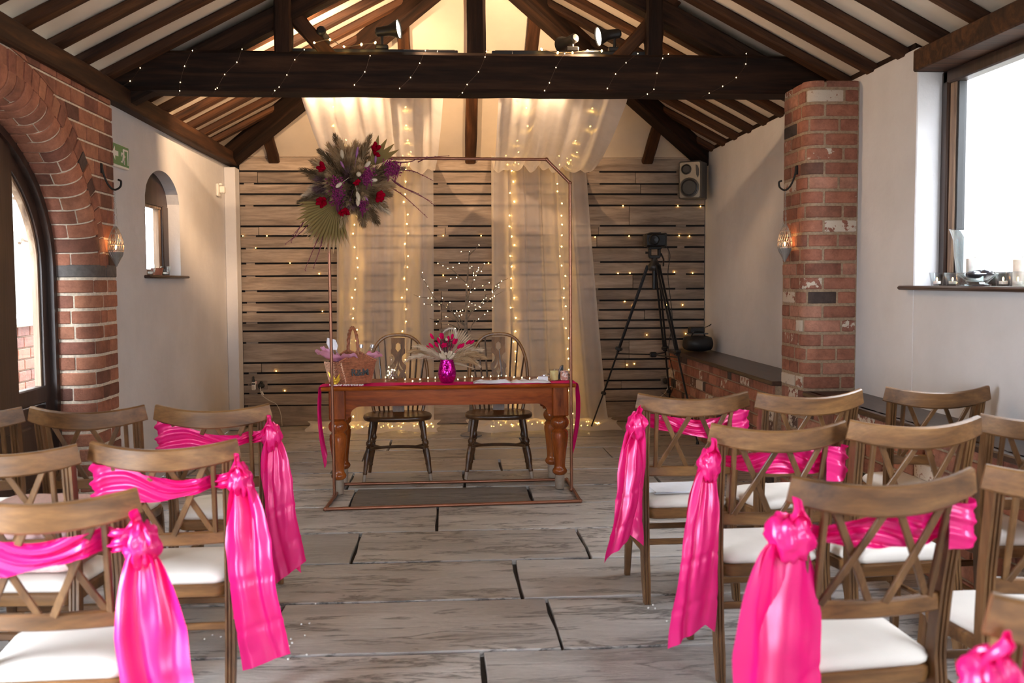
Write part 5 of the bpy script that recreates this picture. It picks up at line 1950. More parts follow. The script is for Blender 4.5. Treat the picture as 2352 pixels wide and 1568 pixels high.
M['plume_brown'] = dry('plume_brown', (158, 132, 100))
M['plume_dark'] = dry('plume_dark', (116, 96, 72))
M['plume_tan'] = dry('plume_tan', (198, 168, 130))
M['plume_cream'] = dry('plume_cream', (226, 208, 182))
M['plume_mauve'] = dry('plume_mauve', (122, 92, 92))
M['palm_green'] = dry('palm_green', (146, 124, 78))
M['palm_cream'] = dry('palm_cream', (214, 194, 166))
M['crimson'] = dry('crimson_petal', (158, 4, 34))
M['cerise'] = dry('cerise_tail', (218, 22, 92))
M['purple'] = dry('purple_sprig', (150, 56, 108))
M['lilac'] = dry('lilac_tail', (168, 112, 156))
M['twig'] = plain('plum_twig', srgb(112, 52, 72), .6)


def perp(d):
    u = d.cross(V((0, 0, 1)))
    if u.length < .1: u = d.cross(V((1, 0, 0)))
    u.normalize()
    return u, d.cross(u).normalized()


def plume(r, p, d, L, W, mat, parent, n=150, droop=0.15, name='pampas_plume', taper=.7, hair=.028):
    d = V(d).normalized()
    pts = [p]
    dd = d.copy()
    for k in range(7):
        dd = (dd + V((0, 0, -droop * .16 * k / 3))).normalized()
        pts.append(pts[-1] + dd * L / 7)
    sp = smoothpath(pts, 3)
    m = MB().tube(sp, [lerp(.0028, .0008, i / (len(sp) - 1)) for i in range(len(sp))], 4, cap=False)
    vs, fs = [], []
    for k in range(n):
        t = r.uniform(.12, 1.0)
        i = min(int(t * (len(sp) - 1)), len(sp) - 2)
        q = sp[i].lerp(sp[i + 1], t * (len(sp) - 1) - i)
        tn = (sp[i + 1] - sp[i]).normalized()
        u, w = perp(tn)
        a = r.uniform(0, 2 * PI)
        rad = u * math.cos(a) + w * math.sin(a)
        prof_ = math.sin(PI * min(1, t * .92 + .06)) ** taper
        ln = W * prof_ * r.uniform(.6, 1.25) + .004
        tip = q + rad * ln * .75 + tn * (ln * .8 + hair * r.uniform(.3, 1)) + V((0, 0, -.25 * ln * droop))
        sd = tn.cross(rad) * r.uniform(.0012, .0026)
        o = len(vs)
        mid_ = q.lerp(tip, .55) + rad * ln * .16
        vs += [q - sd * .6, q + sd * .6, mid_ + sd, mid_ - sd, tip]
        fs += [(o, o + 1, o + 2, o + 3), (o + 3, o + 2, o + 4)]
    m.add(vs, fs)
    return m.build(name, mat, parent, smooth=180)


def fuzzy(r, p, d, L, W, mat, parent, name='bunny_tail'):
    d = V(d).normalized()
    Mt = Matrix.Translation(p + d * L * .5) @ zalign(d)
    m = MB().ball((0, 0, 0), (W, W, L * .5), 12, 9, Mt, fn=lambda q: 1 + .12 * noise.noise(q * 4 + V((r.random() * .2, 0, 0))))
    m.tube([p - d * .06, p], .0013, 4)
    return m.build(name, mat, parent, smooth=80)


def leaf(p, d, nrm, L, W, mat, parent, name='palm_spear', fold=.25):
    d = V(d).normalized()
    u = d.cross(V(nrm)).normalized()
    w = u.cross(d)
    vs, fs = [], []
    n = 10
    for k in range(n + 1):
        t = k / n
        ww = W * (math.sin(PI * min(1, t ** .8 * .97 + .03)) ** .9) * (1 - t * .2)
        c = p + d * L * t
        vs += [c - u * ww + w * fold * ww, c, c + u * ww + w * fold * ww]
    for k in range(n):
        o = k * 3
        fs += [(o, o + 1, o + 4, o + 3), (o + 1, o + 2, o + 5, o + 4)]
    return MB().add(vs, fs).build(name, mat, parent, smooth=180)


def fan(p, d, nrm, R, spread, mat, parent, n=17, name='palm_fan', r=None):
    """pleated palm fan with separate pointed tips"""
    d = V(d).normalized()
    u = d.cross(V(nrm)).normalized()
    w = u.cross(d)
    m = MB()
    for k in range(n):
        a = lerp(-spread, spread, (k + .5) / n)
        h = spread / n * .98
        dirs = [d * math.cos(a + s * h) + u * math.sin(a + s * h) for s in (-1, 0, 1)]
        rr_ = R * (1 - .12 * (a / spread) ** 2) * (r.uniform(.93, 1.05) if r else 1)
        b = R * .06
        lift = w * .03 * R
        vs = [p + dirs[0] * b, p + dirs[1] * b + lift * .5, p + dirs[2] * b, p + dirs[0] * rr_ * .78, p + dirs[1] * rr_ * .8 + lift * 3, p + dirs[2] * rr_ * .78, p + dirs[1] * rr_]
        m.add(vs, [(0, 1, 4, 3), (1, 2, 5, 4), (3, 4, 6), (4, 5, 6)])
    m.tube([p - d * R * .25, p + d * R * .06], .003, 5)
    return m.build(name, mat, parent, smooth=180)


def sprig(r, p, d, R, mat, parent, n=90, name='sprig'):
    m = MB()
    d = V(d).normalized()
    u, w = perp(d)
    for k in range(n):
        q = p + d * r.uniform(0, R * 1.6) + (u * r.gauss(0, 1) + w * r.gauss(0, 1)) * R * .30
        m.ball(q, r.uniform(.0035, .0062), 5, 4)
    for k in range(14):
        q = p + d * r.uniform(.3, 1.5) * R + (u * r.gauss(0, 1) + w * r.gauss(0, 1)) * R * .28
        m.tube([p - d * .05, q], .0008, 3)
    return m.build(name, mat, parent, smooth=80)


def petals(r, p, d, R, mat, parent, name='red_flower', n=7):
    m = MB()
    d = V(d).normalized()
    u, w = perp(d)
    for k in range(n):
        a = 2 * PI * k / n + r.uniform(-.3, .3)
        e = (d * r.uniform(.3, 1.0) + (u * math.cos(a) + w * math.sin(a)) * r.uniform(.4, .9)).normalized()
        q = p + e * R * r.uniform(.2, .7)
        Mt = Matrix.Translation(q) @ zalign(e)
        m.ball((0, 0, 0), (R * .30, R * .22, R * .48), 8, 6, Mt, fn=lambda z: 1 + .2 * noise.noise(z * 3 + V((k, 0, 0))))
    return m.build(name, mat, parent, smooth=80)


# ---- the big arrangement on the corner of the arch
r = random.Random(77)
AY = 6.66
fc = at(812, 428, AY)
fa = empty('dried_flower_arrangement', 'large arrangement of pampas, palm and crimson dried flowers on corner of copper arch', 'flowers', fc)


def px_dir(px, py, dy=-.0, c=(815, 425)):
    """direction in the arrangement towards a spot of the photograph, leaning dy towards the room"""
    a, b = at(px, py, AY), at(c[0], c[1], AY)
    d = (a - b)
    L = d.length
    d = d.normalized() + V((0, dy, 0))
    return d.normalized(), L


MB().ball(fc + V((0, .03, 0)), (.15, .10, .14), 14, 10, fn=lambda d: 1 + .2 * noise.noise(d * 3)).build('moss_base', M['plume_dark'], fa, smooth=80)
# outer plumes: tip pixel, material, width
outer = [(775, 312, 'plume_dark', .03), (790, 330, 'plume_tan', .04), (852, 318, 'plume_brown', .03), (838, 330, 'plume_brown', .035), (742, 345, 'plume_dark', .03), (735, 372, 'plume_tan', .04), (700, 384, 'plume_dark', .032),
         (722, 362, 'plume_brown', .035), (724, 402, 'plume_brown', .035), (694, 456, 'plume_dark', .028), (708, 440, 'plume_cream', .034), (724, 428, 'plume_cream', .03), (716, 462, 'plume_brown', .03), (733, 492, 'plume_mauve', .035),
         (762, 512, 'plume_brown', .04), (790, 518, 'plume_tan', .035), (838, 508, 'plume_brown', .032), (868, 502, 'plume_dark', .032), (852, 494, 'plume_brown', .035), (884, 468, 'plume_brown', .034), (893, 440, 'plume_brown', .034),
         (903, 420, 'plume_tan', .034), (922, 384, 'plume_brown', .034), (905, 372, 'plume_brown', .032), (868, 345, 'plume_tan', .035), (818, 328, 'plume_tan', .04), (760, 330, 'plume_tan', .04), (780, 350, 'plume_tan', .045), (806, 345, 'plume_tan', .04),
         (893, 480, 'plume_cream', .03), (780, 530, 'plume_cream', .03), (770, 495, 'plume_mauve', .04), (880, 400, 'plume_mauve', .04)]
for px, py, mt, w in outer:
    d, L = px_dir(px, py, r.uniform(-.35, .2))
    plume(r, fc + d * .02 + V((0, r.uniform(-.05, .05), 0)), d, L * .98, w * 1.75, M[mt], fa, n=420, droop=.1)
# plumes towards the room
for k in range(36):
    a = r.uniform(0, 2 * PI)
    d = V((math.cos(a) * r.uniform(.2, .9), -r.uniform(.5, 1.1), math.sin(a) * r.uniform(.2, .9))).normalized()
    plume(r, fc + d * .03, d, r.uniform(.16, .25), .060, M[r.choice(['plume_brown', 'plume_dark', 'plume_tan', 'plume_mauve', 'plume_brown', 'plume_tan'])], fa, n=320, droop=.1)


def front(px, py, dep): return at(px, py, AY - dep)


for px, py, dep, R in ((744, 388, .16, .05), (860, 345, .1, .05), (869, 448, .2, .055), (745, 462, .16, .05), (793, 482, .17, .045), (820, 420, .25, .03), (786, 486, .17, .03), (862, 356, .1, .035)):
    p = front(px, py, dep)
    petals(r, p, p - fc, R, M['crimson'], fa)
for px, py, dep, R in ((772, 440, .2, .085), (776, 462, .18, .07), (892, 390, .16, .06), (908, 392, .12, .06), (833, 474, .18, .05), (845, 400, .2, .05), (842, 410, .22, .05)):
    p = front(px, py, dep)
    sprig(r, p + (p - fc) * .0 + V((0, 0, -.03)), V((.1, -.5, .8)), R, M['purple'], fa, n=110, name='purple_sprig')
for px, py, dep, L, mt, d in ((785, 420, .25, .05, 'plume_cream', (-.6, -.3, -.5)), (820, 440, .25, .07, 'plume_cream', (.2, -.4, -.8)), (822, 452, .24, .06, 'palm_cream', (0, -.2, -1)), (838, 385, .22, .06, 'plume_cream', (.6, -.5, .6)), (850, 415, .2, .05, 'plume_cream', (1, -.3, .1)),
                              (818, 362, .2, .07, 'lilac', (.2, -.2, 1)), (862, 375, .16, .05, 'lilac', (.1, -.3, 1)), (790, 385, .22, .05, 'lilac', (-.3, -.4, .6)), (835, 448, .24, .05, 'lilac', (.5, -.3, -.6)), (805, 456, .22, .05, 'lilac', (-.2, -.3, -.8)), (787, 365, .18, .06, 'palm_cream', (-.1, -.3, 1))):
    fuzzy(r, front(px, py, dep), d, L, .013 if mt != 'lilac' else .008, M[mt], fa)
MB().ball(front(824, 400, .27), .016, 12, 8).build('seed_ball', M['palm_cream'], fa)
MB().ball(front(824, 400, .25) + V((0, .02, 0)), .010, 10, 8).build('seed_ball', M['plume_cream'], fa)
for px, py in ((886, 326), (903, 338), (914, 352), (866, 318)):
    d, L = px_dir(px, py, -.25, (850, 385))
    leaf(front(855, 378, .06), d, (0.2, -1, .3), L, .024, M['palm_green'], fa)
d, L = px_dir(730, 520, -.15, (775, 460))
fan(front(775, 465, .12), d, (.2, -1, .2), L * 1.35, .95, M['palm_green'], fa, 19, r=r)
fan(front(772, 470, .05), px_dir(757, 530, 0, (775, 460))[0], (.1, -1, .1), L * 1.5, .62, M['plume_tan'], fa, 13, r=r)
tw = [((900, 412), (915, 425), (945, 440), (992, 463)), ((905, 415), (930, 432), (960, 445), (1000, 472)), ((898, 430), (925, 448), (950, 470), (982, 500)), ((915, 390), (945, 392), (970, 402), (995, 415)), ((895, 372), (940, 372), (965, 362), (1008, 360)), ((960, 372), (985, 362), (1030, 358)),
      ((712, 490), (690, 520), (672, 540)), ((716, 500), (695, 530), (655, 560)), ((740, 525), (725, 560), (700, 620)), ((745, 530), (735, 570), (720, 615)), ((712, 488), (700, 505), (668, 555))]
for k, pl in enumerate(tw):
    pts = [at(x, y, AY - .05 - .04 * j + .05 * (k % 3)) for j, (x, y) in enumerate(pl)]
    sp = smoothpath(pts, 5)
    m = MB().tube(sp, [lerp(.0042, .0016, i / (len(sp) - 1)) for i in range(len(sp))], 5)
    for i in range(2, len(sp), 2): m.ball(sp[i] + V((r.uniform(-.004, .004), 0, r.uniform(-.004, .004))), (.003, .003, .005), 5, 4)
    m.build('twig', M['twig'], fa)

# ================================================================== on the table
def on_table(px, py): return atz(px, py, TT + .004)


def rot_box(m, c, s, b, a): m.box((0, 0, 0), s, b, Matrix.Translation(c) @ Matrix.Rotation(a, 4, 'Z'))


# vase and bouquet
vp = V((.0, 6.985, TT + .003)); vp.x = at(1027, 870, 6.985).x
M['magenta'] = NT('magenta_crackle_glass')
t_ = M['magenta']
vv = t_.coords()
vo = t_.n('ShaderNodeTexVoronoi')
vo.inputs['Scale'].default_value = 70
t_.l(vv, vo.inputs['Vector'])
t_.color(t_.ramp(vo.outputs['Distance'], [(0.0, (.80, .015, .42, 1)), (.6, (.45, .0, .20, 1))]))
t_.set(rough=.12, metal=.75)
t_.bump(vo.outputs['Distance'], .25, .004)
M['magenta'] = t_.m
vs_ = empty('flower_vase', 'shiny magenta crackle glass vase in the middle of the table', 'vase', vp)
MB().lathe([(0, .0), (.040, .0), (.046, .006), (.060, .03), (.0645, .055), (.063, .08), (.056, .115), (.049, .145), (.0485, .162), (.0455, .162), (.046, .14), (.05, .11), (.03, .09), (0, .09)], 36, Matrix.Translation(vp)).build('vase_body', M['magenta'], vs_, smooth=60)
bq = empty('table_bouquet', 'dried bouquet with cerise tails and cream plumes in the magenta vase', 'flowers', vp + V((0, 0, .16)))
r = random.Random(9)
VY = vp.y
mouth = vp + V((0, 0, .15))


def bdir(px, py, dy=0.0):
    d = at(px, py, VY) - mouth
    L = d.length
    return (d.normalized() + V((0, dy, 0))).normalized(), L


for px, py, mt, w, dp in ((938, 816, 'plume_cream', .024, .5), (948, 800, 'plume_tan', .024, .4), (960, 790, 'plume_cream', .02, .3), (962, 812, 'plume_tan', .024, .4), (1108, 812, 'plume_tan', .026, .4), (1098, 798, 'plume_cream', .024, .3), (1090, 826, 'plume_tan', .024, .5), (1084, 804, 'plume_tan', .022, .3), (1100, 830, 'plume_cream', .02, .6), (975, 800, 'plume_cream', .022, .2)):
    d, L = bdir(px, py, r.uniform(-.3, .3))
    plume(r, mouth, (d + V((0, 0, .45 * dp))).normalized(), L * 1.08, w * 1.5, M[mt], bq, n=320, droop=dp * 1.6)
# white plume arching over the top
pts = smoothpath([mouth + V((-.02, -.02, .02)), at(1008, 790, VY), at(1012, 772, VY), at(1024, 758, VY), at(1038, 754, VY), at(1047, 762, VY), at(1046, 788, VY)], 8)
m = MB()
vs, fs = [], []
for k in range(700):
    i = r.randrange(10, len(pts) - 1)
    q, tn = pts[i], (pts[min(i + 1, len(pts) - 1)] - pts[i - 1]).normalized()
    u, w = perp(tn)
    a = r.uniform(0, 2 * PI)
    e = (u * math.cos(a) + w * math.sin(a)) * .017 + tn * .010
    sd = tn.cross(e).normalized() * .0016
    o = len(vs)
    vs += [q - sd, q + sd, q + e]
    fs.append((o, o + 1, o + 2))
m.add(vs, fs).tube(pts, .004, 5)
m.build('white_plume', cloth('white_feather', srgb(244, 238, 230), .3), bq, smooth=180)
fan(mouth + V((.01, .02, .03)), bdir(1066, 775, .2)[0], (-.1, -1, .2), .235, .62, M['palm_cream'], bq, 15, r=r)
for px, py in ((983, 797), (988, 790), (991, 770), (1006, 776), (1000, 786), (1016, 768), (1030, 770), (1048, 782), (1044, 778), (1065, 788), (1091, 777), (1040, 764), (1080, 780), (1058, 790), (1012, 766)):
    d, L = bdir(px, py, r.uniform(-.5, -.05))
    L = max(L - .028, .05)
    o = fuzzy(r, mouth + d * L, d, .046, .0105, M['cerise'], bq, 'cerise_tail')
petals(r, at(1019, 793, VY - .07), (0, -1, .2), .028, M['cerise'], bq, 'cerise_flower', 9)
for px, py in ((1012, 800), (1016, 810), (1033, 805), (1040, 800), (1048, 806), (1004, 806), (1044, 812), (1010, 815)):
    d, L = bdir(px, py, r.uniform(-.7, -.3))
    fuzzy(r, mouth + d * L * .3, d, .062, .012, M['plume_cream'], bq)
for px, py in ((1024, 812), (1026, 779)):
    MB().ball(at(px, py, VY - .07), .0115, 12, 8).build('seed_ball', M['plume_cream'], bq)
for k in range(7):
    d, L = bdir(r.uniform(1005, 1050), r.uniform(765, 790), r.uniform(-.3, .1))
    sprig(r, mouth + d * .10, d, .035, M['plume_mauve'], bq, n=40, name='mauve_sprig')
leaf(mouth, bdir(1090, 846, -.1)[0], (0, -.5, 1), .22, .014, M['palm_cream'], bq, 'dry_leaf')
leaf(mouth, bdir(1096, 832, -.2)[0], (0, -.5, 1), .2, .012, M['plume_tan'], bq, 'dry_leaf')

# glass bottle with star lights
bp = on_table(900, 874)
bo = empty('glass_bottle', 'clear glass bottle with tiny star lights inside, left of the vase', 'bottle', bp)
MB().lathe([(0, .002), (.040, .002), (.043, .008), (.043, .088), (.036, .106), (.018, .122), (.014, .130), (.014, .162), (.018, .165), (.018, .172), (.012, .172)], 28, Matrix.Translation(bp)).build('bottle_glass', M['candlepot'], bo)
r = random.Random(3)


def star(c, R, M_=None):
    P = []
    for k in range(10):
        q = R if k % 2 == 0 else R * .45
        P.append((q * math.sin(PI * k / 5), q * math.cos(PI * k / 5)))
    return P


star_me = MB().prism(star(None, .0075)[::-1], .004).mesh('star', emitter('star_light', (1.0, .80, .50), 2.6), 20)
wp = [bp + V((r.uniform(-.03, .03), r.uniform(-.03, .03), r.uniform(.012, .11))) for _ in range(8)]
MB().tube(smoothpath(wp, 4), .0008, 4, cap=False).build('light_wire', M['wire'], bo)
for p in wp: put('star', star_me, bo, Matrix.Translation(p - bp) @ Euler((r.uniform(-.5, .5), r.uniform(-.6, .6), r.uniform(-1, 1))).to_matrix().to_4x4())
st = [(886, 866), (930.5, 871), (947.5, 874.7), (964.6, 871), (983, 867.8), (999.7, 867), (1051.8, 871), (1067.8, 866), (1083.7, 863), (1108.8, 866), (1126.8, 864), (1144, 861.5), (1162, 862.5), (1180.6, 865.7), (1199, 867), (1216.6, 868.5), (1235, 868.5), (1257, 868), (1262, 852), (1272, 846)]
P = [atz(x, y, TT + .012) for x, y in st]
for p in P: p.y = min(max(p.y, 6.82), 7.32)
ss = empty('star_light_string', 'string of tiny star-shaped lights laid along the table runner', 'string lights', P[8], group='fairy light strings')
MB().tube(smoothpath(P, 4), .0008, 4, cap=False).build('wire', M['wire'], ss)
for p in P: put('star', star_me, ss, Matrix.Translation(p - P[8]) @ Euler((r.uniform(-.8, .3), r.uniform(-.6, .6), r.uniform(-1, 1))).to_matrix().to_4x4())

# crumpled white tissue, card, pen stand
paper = plain('white_tissue', srgb(226, 226, 236), .8, var=.03)
for k, (x0, x1, py, dep, lab) in enumerate(((1085, 1170, 871, .16, 'flat white tissue sheet on the table, right of the vase'), (1168, 1256, 869, .14, 'crumpled white tissue sheet on the table near candle jars'))):
    a, b = atz(x0, py, TT + .005), atz(x1, py, TT + .005)
    a.y = b.y = 6.86

    def tis(u, v, a=a, b=b, k=k, dep=dep):
        p = a.lerp(b, u) + V((0, dep * v, 0))
        e = min(1, 6 * min(u, 1 - u, v, 1 - v) + .1)
        h = .012 * (1 + noise.noise(V((u * 7, v * 4, k * 5)))) + .018 * max(0, noise.noise(V((u * 4 + 3, v * 2, k * 9)))) * e
        return V((p.x, p.y + .03 * noise.noise(V((u * 3, 1, k))), TT + .004 + h * e))
    tag(MB().sheet(tis, 30, 16).build('tissue_paper', paper, smooth=30), lab, 'paper')
p = on_table(1240, 869); p.y = 6.95
t = empty('folded_card', 'small folded white card standing among the papers on the table', 'card', p)
rot_box(MB(), p, (.01, .01, .01), .001, 0)
for s in (-1, 1): MB().box((0, 0, 0), (.07, .0015, .04), .0005, Matrix.Translation(p + V((0, s * .011, .019))) @ Matrix.Rotation(s * .45, 4, 'X')).build('card_leaf', paper, t)
p = on_table(1252, 870)
t = empty('silver_ribbon', 'shiny silver ribbon curl beside the pale yellow candle', 'ribbon', p)
MB().tube(smoothpath([p + V((.03 * math.cos(k), .03 * math.sin(k), .012 + .004 * k)) for k in range(8)], 5), [.004] * 36, 6).build('ribbon_loop', plain('silver_foil', srgb(206, 206, 214), .2, .9), t)
p = on_table(1152, 872)
t = empty('pen_stand', 'slim pen standing in a small clear glass holder on the table', 'pen stand', p)
MB().lathe([(0, .0), (.034, .0), (.038, .01), (.026, .022), (.012, .03), (.011, .055), (.008, .055), (.007, .02), (0, .018)], 12, Matrix.Translation(p)).build('glass_holder', M['candlepot'], t, smooth=20)
MB().tube([p + V((.002, 0, .02)), p + V((-.003, 0, .09)), p + V((-.016, .004, .222))], [.004, .0055, .003], 8).build('pen', plain('steel_pen', srgb(122, 114, 112), .3, .7), t)

# candle jars and a black stand at the right end
for px, py, R, H, lab, mt, fill in ((1269.5, 869.5, .031, .071, 'pale yellow candle in a clear glass jar at right end of table', plain('yellow_wax', srgb(238, 222, 150), .5, sss=.15), .066),
                                    (1290, 867, .028, .066, 'pink patterned glass candle jar at right end of table', None, .03)):
    p = on_table(px, py); p.y = min(max(p.y, 6.86), 7.05)
    t = empty('candle_jar', lab, 'candle', p)
    if mt is None:
        n2 = NT('pink_mosaic_glass')
        v2 = n2.n('ShaderNodeTexVoronoi'); v2.inputs['Scale'].default_value = 85
        n2.l(n2.coords(), v2.inputs['Vector'])
        n2.color(n2.ramp(v2.outputs['Color'], [(.2, srgb(206, 150, 134)), (.5, srgb(232, 214, 204)), (.8, srgb(150, 128, 122))], 'CONSTANT')).set(rough=.2)
        MB().lathe([(0, .001), (R, .001), (R * 1.05, .006), (R * 1.05, H), (R * .95, H), (R * .92, .03), (0, .03)], 28, Matrix.Translation(p)).build('jar', n2.m, t)
    else:
        MB().lathe([(R * .93, .001), (R * .97, .004), (R * 1.06, H + .01), (R * 1.0, H + .01)], 28, Matrix.Translation(p), cap=False).build('jar', M['candlepot'], t)
        MB().lathe([(0, .003), (R * .9, .003), (R * .96, fill), (R * .9, fill + .002), (0, fill - .004)], 28, Matrix.Translation(p)).build('wax', mt, t)
p = on_table(1281, 862); p.y = 7.16
t = empty('phone_stand', 'black wedge-shaped phone stand with grey face behind the candle jars', 'stand', p)
MB().prism([(-.045, 0), (.06, 0), (.055, .014), (.012, .058), (.014, .098), (.004, .096), (-.03, .012)][::-1], .045, M=Matrix.Translation(p)).build('stand_body', M['black'], t)
MB().box((0, 0, 0), (.006, .05, .08), .002, Matrix.Translation(p + V((-.016, 0, .055))) @ Matrix.Rotation(.35, 4, 'Y')).build('phone', plain('grey_phone', srgb(150, 150, 156), .3), t)
tag(MB().tube(smoothpath([on_table(1300, 858), on_table(1306, 860), on_table(1312, 864)], 4), .008, 8).build('black_strap', M['black']), 'short black strap lying at right end of the table runner', 'strap')

# ---- picnic basket
M['wicker'] = plain('brown_wicker', srgb(160, 100, 70), .55, var=.3, scale=60, bump=.3)
M['wicker_pale'] = plain('pale_wicker', srgb(214, 170, 140), .6, var=.2, scale=60, bump=.3)
M['tissue_pink'] = cloth('pink_tissue_paper', srgb(232, 176, 208), .45)
BA = math.radians(27)
bpos = V((at(812, 875, 6.99).x, 6.985, TT + .004))
Bm = Matrix.Translation(bpos) @ Matrix.Rotation(BA, 4, 'Z')
bk = empty('picnic_basket', 'brown wicker picnic basket with black letters and open lid flaps', 'basket')
place(bk, Bm)


def ring(z, n=44):
    t = z / .16
    hx, hy = lerp(.112, .146, t), lerp(.068, .09, t)
    return [V((hx * math.copysign(abs(math.cos(a)) ** .45, math.cos(a)), hy * math.copysign(abs(math.sin(a)) ** .45, math.sin(a)), z)) for a in [2 * PI * k / n for k in range(n)]]


m = MB()
for i in range(19):
    z = .006 + i * .0083
    P = ring(z)
    for k, p in enumerate(P):
        w = .0028 if (k + i) % 2 else -.0028
        p.x *= 1 + w / .12
        p.y *= 1 + w / .08
    m.tube(P, .0050, 5, closed=True)
# gabled front and back where the walls rise to the handle
for s in (-1, 1):
    for i in range(8):
        z = .16 + i * .0083
        hx = .128 * (1 - (i + .6) / 8.4)
        n = max(3, int(hx * 2 / .012))
        m.tube([V((lerp(-hx, hx, k / n), s * (.089 + (.0022 if (k + i) % 2 else -.0022)), z)) for k in range(n + 1)], .0050, 5)
m.box((0, 0, .006), (.20, .13, .01), .003)
m.build('basket_body', M['wicker'], bk, local=True, smooth=60)
for s in (-1, 1):
    for q in (-1, 1):
        MB().tube([V((q * .140, s * .09, .160)), V((q * .07, s * .091, .195)), V((0, s * .091, .232))], .0062, 7).build('rim', M['wicker'], bk, local=True)
hpts = [V((0, .092 * math.cos(a), .215 + .175 * math.sin(a) ** .8)) for a in [PI * k / 24 for k in range(25)]]
hm_ = MB()
for j in range(3):
    hm_.tube([p + V((.007 * math.cos(2.1 * j + .9 * k), .004 * math.sin(2.1 * j + .9 * k), .007 * math.sin(2.1 * j + .9 * k))) for k, p in enumerate(hpts)], .0062, 6)
hm_.build('handle', M['wicker'], bk, local=True)


def woven(w, h, Mx_, mat, nm):
    m = MB()
    nr, nc = max(4, int(h / .010)), max(4, int(w / .016))
    for i in range(nr):
        z = lerp(0, h, (i + .5) / nr)
        m.tube([V((lerp(-w / 2, w / 2, k / nc), .004 if (k + i) % 2 else -.004, z)) for k in range(nc + 1)], h / nr * .52, 5)
    for e in (-w / 2, w / 2): m.tube([V((e, 0, 0)), V((e, 0, h))], .006, 6)
    m.tube([V((-w / 2, 0, h)), V((w / 2, 0, h))], .006, 6)
    return MB().add(m.v, m.f, Mx_).build(nm, mat, bk, local=True, smooth=60)


woven(.17, .15, Matrix.Translation((-.150, .0, .155)) @ Matrix.Rotation(math.radians(-70), 4, 'Z') @ Matrix.Rotation(math.radians(197), 4, 'X'), M['wicker_pale'], 'lid_flap')
woven(.17, .135, Matrix.Translation((.142, .0, .16)) @ Matrix.Rotation(math.radians(90), 4, 'Z') @ Matrix.Rotation(math.radians(-72), 4, 'X'), M['wicker'], 'lid_flap')
fcu = bpy.data.curves.new('lettering', 'FONT')
fcu.body = 'R&M'
fcu.size, fcu.extrude, fcu.align_x = .066, .0025, 'CENTER'
fcu.offset = .0012
fo = bpy.data.objects.new('lettering', fcu)
COL.objects.link(fo)
me_txt = bpy.data.meshes.new_from_object(fo)
bpy.data.objects.remove(fo)
me_txt.materials.clear()
me_txt.materials.append(M['black'])
put('lettering', me_txt, bk, Matrix.Translation((.015, -.090, .062)) @ Matrix.Rotation(math.radians(82), 4, 'X'))

r = random.Random(14)
tissues = (((-.12, .0, .17), (-.75, -.25, .55), .17, .20, 1), ((-.06, -.03, .165), (-.25, -.5, .5), .16, .15, 2), ((.08, -.02, .165), (.35, -.45, .6), .13, .13, 3), ((.115, .0, .165), (.8, -.1, .7), .10, .11, 4), ((-.12, .04, .17), (-.45, .1, 1), .11, .14, 5))
tg = empty('tissue_lining', 'pale pink tissue paper puffing out of the picnic basket', 'tissue paper')
place(tg, Bm)
for c, d, W, H, k in tissues:
    d = V(d).normalized()
    u, w = perp(d)

    def ts(a, b, c=c, d=d, u=u, w=w, W=W, H=H, k=k):
        x = (a - .5) * W * (1.1 - .5 * abs(b - .35))
        edge = H * (b - .12) * (1 - .35 * abs(2 * a - 1) ** 2) * (1 + .25 * noise.noise(V((a * 3, k, 0))))
        curl = .05 * math.sin(PI * a) * b + .018 * noise.noise(V((a * 5, b * 3, k)))
        return V(c) + u * x + d * edge + w * curl
    MB().sheet(ts, 18, 14).build('tissue_sheet', M['tissue_pink'], tg, smooth=40, local=True)
frost = glass('bottle_clear', (.93, .95, .96, 1), refl=2.0)
pinkd = plain('pink_drink', srgb(238, 120, 160), .25)
bl = plain('silver_cap', srgb(216, 216, 220), .25, .7)
for k, (c, d, lab) in enumerate((((.055, .02, .135), (.12, 0, 1), 'small clear bottle with silver cap leaning in the basket beside the handle'), ((.105, .03, .14), (.45, 0, 1), 'small pink drink bottle leaning to the right in the basket'))):
    t = empty('drink_bottle', lab, 'bottle')
    Mb = Bm @ Matrix.Translation(c) @ zalign(d)
    place(t, Mb)
    MB().lathe([(0, 0), (.024, 0), (.025, .006), (.025, .06), (.014, .085), (.0125, .115)], 18).build('bottle_glass', frost, t, local=True)
    MB().lathe([(0, .004), (.021, .004), (.021, .058), (.011, .083), (0, .084)], 18).build('drink', pinkd, t, local=True)
    MB().lathe([(.0135, .112), (.0145, .112), (.0145, .135), (0, .136)], 18).build('cap', bl, t, local=True)
t = empty('foil_scoop', 'white and silver hand fan standing in the left end of the basket', 'fan')
place(t, Bm @ Matrix.Translation((-.10, .045, .15)) @ zalign((-.28, 0, 1)))
MB().prism([(-.028, .10), (.02, .085), (.036, .11), (.03, .155), (-.02, .185), (-.036, .15)], .012).build('blade', plain('fan_white', srgb(240, 240, 246), .4), t, local=True)
for x in (-.012, .02): MB().tube([V((x, 0, -.02)), V((x * .8, 0, .11))], .006, 8).build('stick', bl, t, local=True)
